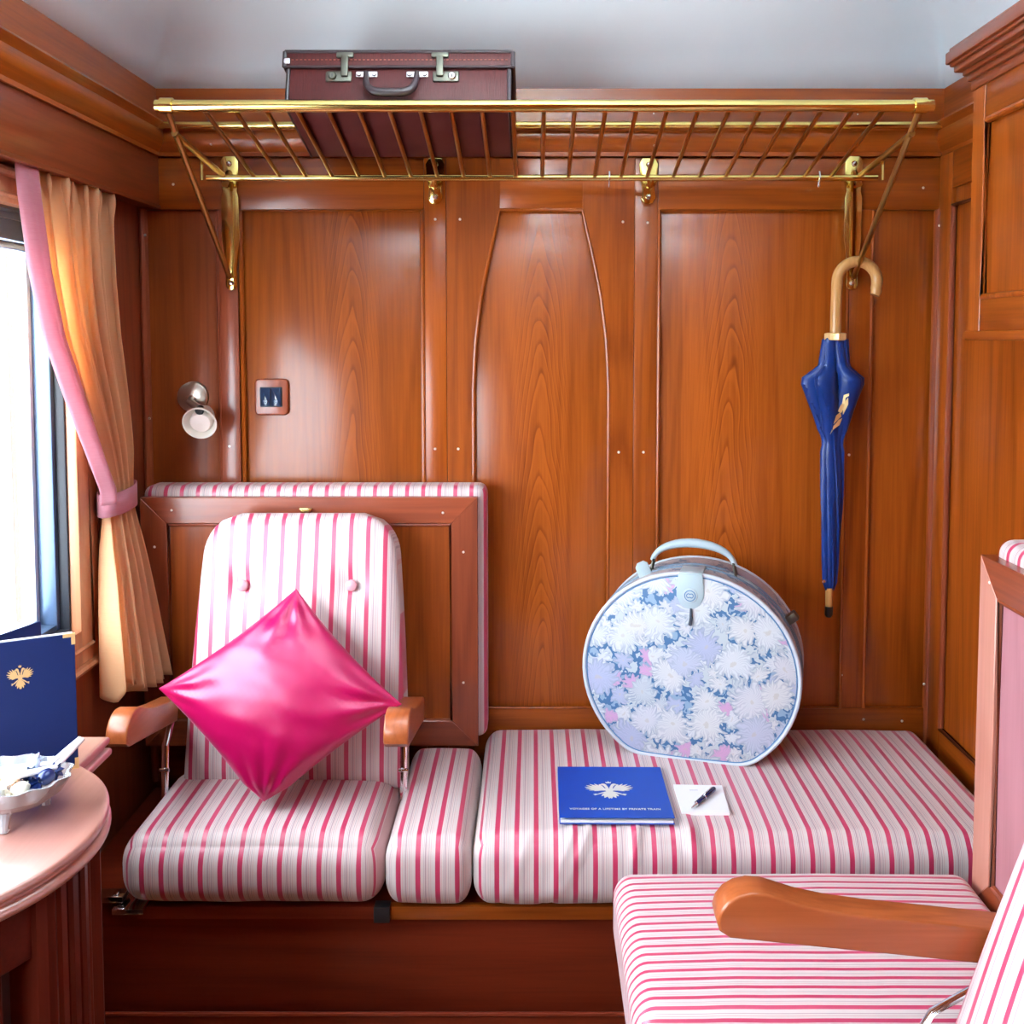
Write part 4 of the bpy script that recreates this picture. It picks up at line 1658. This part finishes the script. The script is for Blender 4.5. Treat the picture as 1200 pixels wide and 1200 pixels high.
# lock flap
b = NB()
fl = [(-.026, .446), (.026, .446), (.030, .41), (.030, .397), (.022, .379), (.010, .371), (0, .369), (-.010, .371), (-.022, .379), (-.030, .397), (-.030, .41)]
prism(b, fl, axes((0.002, -0.003, 0), (1, 0, 0), (0, 0, 1), (0, -1, 0)), 0.0, 0.007, 0.002)
box(b, -0.024, 0.028, -0.008, HT * .45, 0.444, 0.4495, 0.002)
fp = build('lock_flap', b, PALEL, HC, local=True)
LK = axes((0.002, -0.010, 0.400), (1, 0, 0), (0, 0, 1), (0, -1, 0))
b = NB()
lathe(b, [(0.0001, 0.003), (0.010, 0.003), (0.015, 0.0025), (0.0165, 0.0)], LK, 28)
lk = build('lock', b, plain('pale_enamel', (0.42, 0.50, 0.54), 0.3), fp, local=True)
b = NB()
tube(b, [LK @ Vector((0.0115 * math.cos(R(a)), 0.0115 * math.sin(R(a)), 0.0032)) for a in range(0, 360, 15)], 0.0009, n=6, closed=True)
for s in (-1, 1):
    tube(b, [LK @ Vector((s * 0.0032 + 0.0040 * math.cos(R(a)) * s, 0.0045 * math.sin(R(a)), 0.0034)) for a in range(-140, 141, 20)], 0.0009, n=6)
build('lock_mark', b, BLUEL, lk, local=True)
b = NB()
tube(b, [(0.004, -0.013, 0.372), (0.005, -0.014, 0.352), (0.003, -0.014, 0.335)], [0.002, 0.0035, 0.0042], n=8)
build('tassel', b, plain('slate_thread', (0.03, 0.04, 0.06), 0.7), fp, local=True)
# handle
b = NB()
hp = []
for k in range(21):
    a = math.pi * (0.06 + 0.88 * k / 20)
    hp.append((-0.002 - 0.094 * math.cos(a), HT * .44, 0.437 + 0.062 * math.sin(a) ** 0.75))
tube(b, hp, [0.006 + 0.0045 * math.sin(math.pi * min(1, max(0, (k - 2) / 16))) for k in range(21)], n=12, flat=1.0)
build('handle', b, PALEL, HC, local=True)
for s in (-1, 1):
    cxh = -0.002 + s * 0.092
    zz = 0.206 + math.sqrt(max(0, 0.242 ** 2 - cxh ** 2))
    b = NB()
    tube(b, [(cxh + s * .004, HT * .44 - .010, zz), (cxh - s * .002, HT * .44 - .009, zz + .024), (cxh - s * .003, HT * .44, zz + .032), (cxh - s * .002, HT * .44 + .009, zz + .024), (cxh + s * .004, HT * .44 + .010, zz)], 0.003, n=8)
    build('handle_ring', b, STEEL, HC, local=True)
    b = NB()
    tz = 0.206 + math.sqrt(0.242 ** 2 - (cxh + s * .03) ** 2)
    tube(b, [(cxh - s * .012, HT * .44, zz + .005), (cxh + s * .03, HT * .44, tz + .004), (cxh + s * .05, HT * .44, tz - .012)], 0.009, n=10, flat=0.3)
    build('handle_tab', b, PALEL, HC, local=True)
b = NB()
prism(b, [(-.016, -.02), (.016, -.02), (.016, .022), (.008, .03), (-.008, .03), (-.016, .022)], axes((-0.108, HT * .44 - 0.02, 0.425), (0.8, 0.3, 0.4), (-.4, .1, .9), (0, -1, 0.2)), -.002, .002, 0.001)
build('luggage_tag', b, PALEL, HC, local=True)
b = NB()
box(b, -0.010, 0.016, -0.010, 0.016, -0.010, 0.010, 0.003)
lt = NB()
merge(lt, b, Matrix.Translation((0.213, HT * .45, 0.335)) @ Matrix.Rotation(R(-38), 4, 'Y'))
build('side_catch', lt, STEEL, HC, local=True)
for (x, y) in ((-.09, .02), (.09, .02), (-.09, HT - .02), (.09, HT - .02)):
    b = NB()
    lathe(b, [(0.0001, -0.007), (0.005, -0.006), (0.007, 0.0), (0.006, 0.004)], Matrix.Translation((x, y, 0)), 14)
    build('foot', b, CHROME, HC, local=True)

for o in [q for q in HC.children_recursive]:
    dz = {'side_catch': -0.021, 'foot': 0, 'gusset': 0, 'front_panel': 0, 'piping': 0, 'edge_line': 0, 'zip_binding': 0}.get(o.name.split('.')[0], -0.029)
    if dz:
        o.data.transform(Matrix.Translation((0, 0, dz)))

# ------------------------------------------------------------------ umbrella
UY = 2.285
um = thing('umbrella', 'furled navy umbrella with wooden crook handle hanging on the back wall', 'umbrella', at(975, 560, UY))
tp, sh = at(971, 722, UY), at(979, 395, UY)
ax = (tp - sh).normalized()          # pointing down
exu = Vector((1, 0, 0)) - ax * ax.x
exu.normalize()
eyu = ax.cross(exu)
LU = (tp - sh).length
UM = axes(sh, exu, eyu, ax)


def uz(py):
    return LU * (py - 395) / (722 - 395)


b = NB()
prof = [(395, .020), (398, .024), (415, .026), (428, .029), (436, .044), (442, .056), (450, .055), (466, .048), (485, .038), (503, .029), (514, .023), (520, .022), (528, .0245), (545, .0235), (580, .0230), (620, .021), (660, .018), (682, .015), (691, .009)]
n = 112
full = []
for (p0, r0), (p1, r1) in zip(prof, prof[1:]):
    m_ = max(1, int((p1 - p0) / 4))
    full += [(p0 + (p1 - p0) * k / m_, r0 + (r1 - r0) * k / m_) for k in range(m_)]
prof = full + [prof[-1]]
rings = []
for (py, r) in prof:
    ring = []
    for k in range(n):
        a = 2 * math.pi * k / n
        tw = 0.012 * (py - 395)
        op = max(0, 1 - abs(py - 450) / 55)
        f = 1 + (0.20 + 0.50 * op) * (abs(math.cos(2.5 * (a + tw * 0.30) + 0.35)) ** 0.8 - 0.55)
        f += 0.26 * (1 - 0.6 * op) * (((a * 7 / (2 * math.pi) + tw * 0.75) % 1.0) - 0.5)
        ring.append(b.verts.new(UM @ Vector((r * f * math.cos(a) * (1.08 if op else 1), r * f * math.sin(a) * 0.72, uz(py)))))
    rings.append(ring)
for A_, B_ in zip(rings, rings[1:]):
    for k in range(n):
        b.faces.new((A_[k], A_[(k + 1) % n], B_[(k + 1) % n], B_[k]))
b.faces.new(rings[0])
b.faces.new(rings[-1])
UBVH = BVHTree.FromBMesh(b)
build('canopy', b, UMB, um, sharp=50)
b = NB()
lathe(b, [(0.018, uz(390)), (0.0245, uz(391)), (0.0245, uz(398)), (0.021, uz(399))], UM, 24, fr=lambda a, h: 1 + 0.06 * math.cos(8 * a))
build('collar', b, GOLD, um)
b = NB()
hk = [at(979, 400, UY), at(979.5, 370, UY), at(980.5, 340, UY)]
cx_, cy_, rr = 1004.5, 330, 23.5
for k in range(1, 21):
    a = R(180 - 10 * k)
    hk.append(at(cx_ + rr * math.cos(a), cy_ - rr * math.sin(a) * 1.0, UY + 0.012 * math.sin(math.pi * k / 20) * 0))
hk.append(at(1027, 341, UY))
hk.append(at(1025, 346, UY))
hk = [p + Vector((0, -0.0, 0)) for p in hk]
tube(b, hk, [0.0128] * (len(hk) - 2) + [0.0128, 0.011], n=16)
build('crook_handle', b, CANE, um)
b = NB()
lathe(b, [(0.009, uz(688)), (0.0085, uz(712)), (0.0001, uz(712.5))], UM, 16)
build('tip', b, CANE, um)
b = NB()
lathe(b, [(0.0095, uz(710)), (0.0095, uz(720)), (0.006, uz(723)), (0.0001, uz(723))], UM, 16)
build('ferrule', b, BLACK, um)
b = NB()
lathe(b, [(0.0001, .004), (0.004, .003), (0.005, -.004)], axes(at(966, 681, UY - 0.013), (1, 0, 0), (0, 0, 1), (-.6, -.8, 0)), 12)
build('rib_tip', b, SILVER, um)
b = NB()
for pts in ([(973, 509), (977, 503), (984, 498), (987, 490), (983, 492), (977, 499)], [(977, 497), (980, 487), (985, 483), (986, 488), (981, 493)], [(982, 482), (986, 474), (990, 470), (989, 478), (986, 484)],
            [(987, 473), (989, 463), (995, 461), (995, 464), (991, 466), (990, 474)], [(991, 470), (994, 466), (994, 474), (991, 480), (988, 486), (988, 481)]):
    P3 = []
    for (px, py) in pts:
        q = at(px, py, UY - 0.12)
        d_ = (q - Vector((0, 0, CAMZ))).normalized()
        h_ = UBVH.ray_cast(q, d_)[0]
        P3.append((h_ if h_ is not None else at(px, py, UY - 0.02)) - d_ * 0.0018)
    vs = [b.verts.new(p) for p in P3] + [b.verts.new(p + Vector((0, 0.0025, 0))) for p in P3]
    m_ = len(pts)
    b.faces.new(vs[:m_])
    b.faces.new(vs[m_:][::-1])
    for k in range(m_):
        b.faces.new((vs[k], vs[(k + 1) % m_], vs[m_ + (k + 1) % m_], vs[m_ + k]))
build('crest', b, GOLD, um)

# ------------------------------------------------------------------ table by the window and what stands on it
TZ = 0.72
TC, TR = (-0.84, 1.27), 0.253


def table_outline(e=0.0):
    pts = [(-0.925, 1.59 + e), (-0.702 + e, 1.59 + e)]
    r = TR + e
    xj = -0.702 + e
    a0 = math.acos((xj - TC[0]) / r)
    a1 = -(math.pi - math.acos((0.925 + TC[0]) / r))
    for k in range(49):
        a = a0 + (a1 - a0) * k / 48
        pts.append((TC[0] + r * math.cos(a), TC[1] + r * math.sin(a)))
    return pts[::-1]


tab = thing('side_table', 'polished round-ended table below the left window', 'table', (TC[0], TC[1], 0))
b = NB()
prism(b, table_outline(), Matrix(), TZ - 0.014, TZ, 0.005, 3)
build('top', b, WTAB, tab)
b = NB()
prism(b, table_outline(-0.006), Matrix(), TZ - 0.020, TZ - 0.0135, 0.0)
prism(b, table_outline(0.002), Matrix(), TZ - 0.034, TZ - 0.019, 0.006, 3)
build('edge_moulding', b, WTAB, tab)
b = NB()
RA = 0.232
pts = [(TC[0] + RA * math.cos(R(a)), TC[1] + RA * math.sin(R(a))) for a in range(-110, -19, 5)]
inn = [(TC[0] + (RA - .02) * math.cos(R(a)), TC[1] + (RA - .02) * math.sin(R(a))) for a in range(-20, -111, -5)]
prism(b, pts + inn, Matrix(), TZ - 0.115, TZ - 0.034, 0.003, 1)
build('apron', b, WTX, tab)
for a in list(range(-104, -24, 10)) + [2, 13, 24]:
    an = R(a)
    p = Vector((TC[0] + 0.214 * math.cos(an), TC[1] + 0.214 * math.sin(an), 0))
    b = NB()
    M = axes(p, (-math.sin(an), math.cos(an), 0), (math.cos(an), math.sin(an), 0), (0, 0, -1))
    prism(b, [(-.012, -.012), (.012, -.012), (.012, .006), (.008, .011), (-.008, .011), (-.012, .006)], M, -(TZ - .034), -0.0, 0.0)
    build('slat', b, WTZ, tab)
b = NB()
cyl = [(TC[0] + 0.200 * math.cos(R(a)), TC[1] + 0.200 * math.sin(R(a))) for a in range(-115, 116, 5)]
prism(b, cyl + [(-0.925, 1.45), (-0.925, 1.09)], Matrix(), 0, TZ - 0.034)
build('core', b, plain('dark_table_core', (0.03, 0.004, 0.002), 0.6), tab)  # darker core that shows between the slats
for a in (-16, 36):
    an = R(a)
    M = axes((TC[0], TC[1], 0), (math.cos(an), math.sin(an), 0), (-math.sin(an), math.cos(an), 0), (0, 0, 1))
    b = NB()
    prism(b, [(.190, -.030), (.238, -.026), (.242, -.012), (.238, -.008), (.243, 0), (.238, .008), (.242, .012), (.238, .026), (.190, .030)], M, 0, TZ - .034)
    build('post', b, WTZ, tab)

# menu folder
mA, mB = Vector((-0.698, 1.470, TZ)), Vector((-0.842, 1.392, TZ))      # free edge and hinge of the front cover
mx = (mA - mB).normalized()
mn = Vector((mx.y, -mx.x, 0))                                          # towards the camera
lean = R(3)
mz = (Vector((0, 0, 1)) * math.cos(lean) - mn * math.sin(lean)).normalized()
mnn = mx.cross(mz)
MW, MH = (mA - mB).length, 0.207
menu = thing('menu_folder', 'navy menu folder with gold crest standing on the round-ended table', 'menu', (mA + mB) / 2)
MM = axes(mB, mx, mz, mnn)
b = NB()
prism(b, rrect(MW, MH, 0.003, 3), MM @ Matrix.Translation((MW / 2, MH / 2, 0)), -0.0025, 0.0, 0.0006, 1)
fcv = build('front_cover', b, NAVYC, menu)
b = NB()
prism(b, rrect(MW - .004, MH + .002, 0.001, 2), MM @ Matrix.Translation((MW / 2 - .001, MH / 2 + .0015, 0)), -0.0040, -0.0026)
build('page', b, PAPER, menu)
bd = (Vector((0.35, 1.0, 0))).normalized()
bn = bd.cross(Vector((0, 0, 1)))
b = NB()
prism(b, rrect(MW, MH - 0.004, 0.003, 3), axes(mB - mnn * 0.006 + bd * MW / 2 + Vector((0, 0, MH / 2)), bd, (0, 0, 1), bn), -0.0025, 0.0, 0.0006, 1)
build('back_cover', b, NAVYC, menu)
for (y, s) in ((MH, -1), (0, 1)):
    b = NB()
    k = 0.017
    w_ = 0.0055
    o = MW + .0006
    yy = y + .0006 * (-s)
    prism(b, [(o, yy), (o - k, yy), (o - k, yy + s * w_), (o - w_, yy + s * w_), (o - w_, yy + s * k), (o, yy + s * k)], MM, -0.003, 0.0008)
    build('corner_guard', b, GOLD, menu)
emblem('crest', MM @ Matrix.Translation((MW * .54, MH * .735, 0.0002)), 0.040, GOLD, fcv, 0.95)
b = NB()
for k in range(8):
    prism(b, rrect(0.0022, 0.0038, 0.0004, 1), MM @ Matrix.Translation((MW * .50 + (k - 3.5) * 0.0031, 0.016, 0)), 0, 0.0004)
build('lettering', b, GOLD, fcv)

# crystal dish on feet with sweets and tongs
BC = Vector((-0.724, 1.315, TZ - 0.006))
dish = thing('crystal_dish', 'footed crystal dish of sweets on the round-ended table', 'dish', BC)
b = NB()
MD = Matrix.Translation(BC) @ Matrix.Diagonal((1.40, 1.12, 1.08, 1))
lathe(b, [(0.0001, 0.020), (0.020, 0.020), (0.038, 0.027), (0.052, 0.040), (0.059, 0.056), (0.0605, 0.060), (0.058, 0.060), (0.050, 0.044), (0.036, 0.032), (0.018, 0.026), (0.0001, 0.025)],
      MD, 60, fr=lambda a, h: 1 + 0.05 * math.cos(12 * a) * max(0, (h - 0.03) / 0.03))
build('bowl', b, CRYSTAL, dish, sharp=60)
for a in (-70, 50, 170):
    b = NB()
    p = BC + Vector((0.036 * 1.25 * math.cos(R(a)), 0.036 * math.sin(R(a)), 0))
    q = BC + Vector((0.044 * 1.25 * math.cos(R(a)), 0.046 * math.sin(R(a)), 0.0))
    tube(b, [p + Vector((0, 0, .028)), q + Vector((0, 0, .014)), q + Vector((0, 0, .0075))], [0.008, 0.006, 0.0065], n=10)
    build('foot', b, CRYSTAL, dish)
SW = {'cream': plain('cream_wrapper', (0.85, 0.78, 0.62), 0.35), 'white': plain('white_wrapper', (0.88, 0.88, 0.90), 0.3), 'orange': plain('orange_wrapper', (0.90, 0.38, 0.03), 0.35),
      'peach': plain('peach_wrapper', (0.88, 0.60, 0.42), 0.35), 'navy': plain('navy_wrapper', (0.008, 0.02, 0.10), 0.25), 'blue': plain('pale_blue_wrapper', (0.55, 0.66, 0.86), 0.25)}
LAB = {'cream': 'cream wrapped sweet in the crystal dish', 'white': 'white wrapped sweet in the crystal dish', 'orange': 'orange wrapped sweet in the crystal dish',
       'peach': 'peach wrapped sweet in the crystal dish', 'navy': 'dark navy wrapped sweet on the rim of the crystal dish', 'blue': 'pale blue wrapped sweet near the tongs'}
for i, (dx, dy, dz, kind, an) in enumerate(((-.045, .012, .052, 'cream', 20), (-.022, -.018, .050, 'orange', 70), (.005, .012, .050, 'peach', 130), (-.015, .022, .056, 'white', 10), (.026, -.012, .050, 'cream', 50),
                                            (.0, -.024, .053, 'white', 90), (-.045, -.016, .050, 'peach', 0), (.036, .016, .056, 'navy', 30), (.052, .006, .060, 'navy', 80), (.022, .030, .064, 'blue', 110))):
    p = BC + Vector((dx, dy, dz))
    b = NB()
    M = Matrix.Translation(p) @ Matrix.Rotation(R(an), 4, 'Z') @ Matrix.Rotation(R(90), 4, 'Y')
    lathe(b, [(0.0095, -0.023), (0.008, -0.019), (0.0028, -0.0135), (0.007, -0.011), (0.0105, -0.005), (0.011, 0.0), (0.0105, 0.005), (0.007, 0.011), (0.0028, 0.0135), (0.008, 0.019), (0.0095, 0.023)], M, 14,
          fr=lambda a, h: 1 + (0.25 * math.cos(7 * a) if abs(h) > 0.015 else 0))
    o = build('sweet', b, SW[kind], loc=p)
    tag(o, LAB[kind], 'sweet', kind + ' sweets in the crystal dish')
tg = thing('sugar_tongs', 'silver tongs leaning out of the crystal dish', 'tongs', BC + Vector((0.03, 0.01, 0.06)))
t0, t1 = at(62, 897, 1.345), at(95, 866, 1.395)
for s in (-1, 1):
    b = NB()
    off = Vector((0.006, -0.006, 0)) * s
    m0 = BC + Vector((-0.002, 0.004, 0.066)) + off * 1.8
    tube(b, [m0, t0 + off, (t0 + t1) / 2 + off * 0.8, t1 + off * 0.2], [0.0075, 0.0048, 0.0046, 0.0055], n=12, flat=0.7)
    build('tong_arm', b, PEARL, tg)

# ------------------------------------------------------------------ outside the window
b = NB()
box(b, -30, -1.2, -25, 30, -0.9, -0.4)
pf = struct('ground', b, plain('pale_paving', (0.85, 0.86, 0.86), 0.8))
b = NB()
box(b, -6.3, -6.0, -20, 26, -0.4, 0.12, 0.02)
o = build('low_wall', b, plain('pale_plaster', (0.66, 0.68, 0.72), 0.8))
tag(o, 'low pale wall across the platform outside the window', 'wall')
LEAF = plain('pale_foliage', (0.20, 0.28, 0.14), 0.8)
b = NB()
for k in range(9):
    bb = bmesh.new()
    bmesh.ops.create_icosphere(bb, subdivisions=3, radius=1.2 + 0.4 * random.random())
    for v in bb.verts:
        v.co *= 1 + 0.25 * mnoise.noise(v.co * 2.2 + Vector((k, 0, 0)))
    merge(b, bb, Matrix.Translation((-14 + random.uniform(-1, 1), 17 + k * 1.3 - 4, 1.0 + random.uniform(0, 1.2))))
o = build('hedge', b, LEAF)
tag(o, 'hazy green hedge far outside the left window', 'hedge')

# ------------------------------------------------------------------ light
FILL_EMIT = 470.0  # emission strength of the added ceiling fill
world = bpy.data.worlds.new('overcast_sky')
scene.world = world
world.use_nodes = True
bg = world.node_tree.nodes['Background']
bg.inputs[0].default_value = (0.80, 0.91, 1.0, 1)
bg.inputs[1].default_value = 21.0


def area(name, loc, aim, sx, sy, power, col=(1, 1, 1), portal=False):
    d = bpy.data.lights.new(name, 'AREA')
    d.shape = 'RECTANGLE'
    d.size, d.size_y = sx, sy
    d.energy = power
    d.color = col
    o = bpy.data.objects.new(name, d)
    o.location = loc
    o.rotation_euler = Vector(aim).to_track_quat('-Z', 'Y').to_euler()
    if portal:
        d.cycles.is_portal = True
    COL.objects.link(o)
    return o


area('window_portal', (-1.07, (WY0 + WY1) / 2, (WZ0 + WZ1) / 2), (1, 0, 0), WZ1 - WZ0 + .02, WY1 - WY0 + .02, 1, portal=True)
LPY, LPZ = 1.3, 1.96  # uplighter added above the view to brighten the ceiling
fill_lamp = thing('added_uplighter', 'added brass bowl uplighter, out of view, brightening the ceiling', 'lamp', (0.0, LPY, ZC1))
b = NB()
lathe(b, [(0.0001, -0.06), (0.06, -0.055), (0.12, -0.03), (0.16, 0.0), (0.165, 0.004), (0.16, 0.006), (0.12, -0.022), (0.06, -0.045), (0.0001, -0.05)], Matrix.Translation((0, LPY, LPZ)), 36)
build('bowl', b, BRASS, fill_lamp)
b = NB()
lathe(b, [(0.0001, -0.012), (0.09, -0.012), (0.12, -0.016), (0.0001, -0.03)], Matrix.Translation((0, LPY, LPZ)), 36)
tl = NT('added_fill_glow')
tl.set(Base_Color=(0.9, 0.88, 0.85), Roughness=0.4, Emission_Color=(0.84, 0.94, 1.0), Emission_Strength=FILL_EMIT)
build('fill_disc', b, tl.m, fill_lamp)
b = NB()
for a in (30, 150, 270):
    tube(b, [(0.14 * math.cos(R(a)), LPY + 0.14 * math.sin(R(a)), LPZ), (0.02 * math.cos(R(a)), LPY + 0.02 * math.sin(R(a)), ZC1 - 0.005)], 0.004, n=8)
lathe(b, [(0.0001, -0.03), (0.03, -0.025), (0.05, -0.008), (0.055, 0.001), (0.0001, 0.002)], Matrix.Translation((0.0, LPY, ZC1)), 28)
build('hanger', b, BRASS, fill_lamp)


# ------------------------------------------------------------------ view
vs = scene.view_settings
vs.view_transform = 'Standard'
vs.look = 'None'
vs.gamma = 1.0
vs.use_curve_mapping = False
vs.exposure = 0.0
scene.cycles.use_denoising = True
scene.cycles.max_bounces = 10
scene.cycles.diffuse_bounces = 5
scene.cycles.glossy_bounces = 5
scene.cycles.transmission_bounces = 8
scene.cycles.transparent_max_bounces = 8
scene.cycles.sample_clamp_indirect = 8.0
scene.cycles.caustics_reflective = False
scene.cycles.caustics_refractive = False
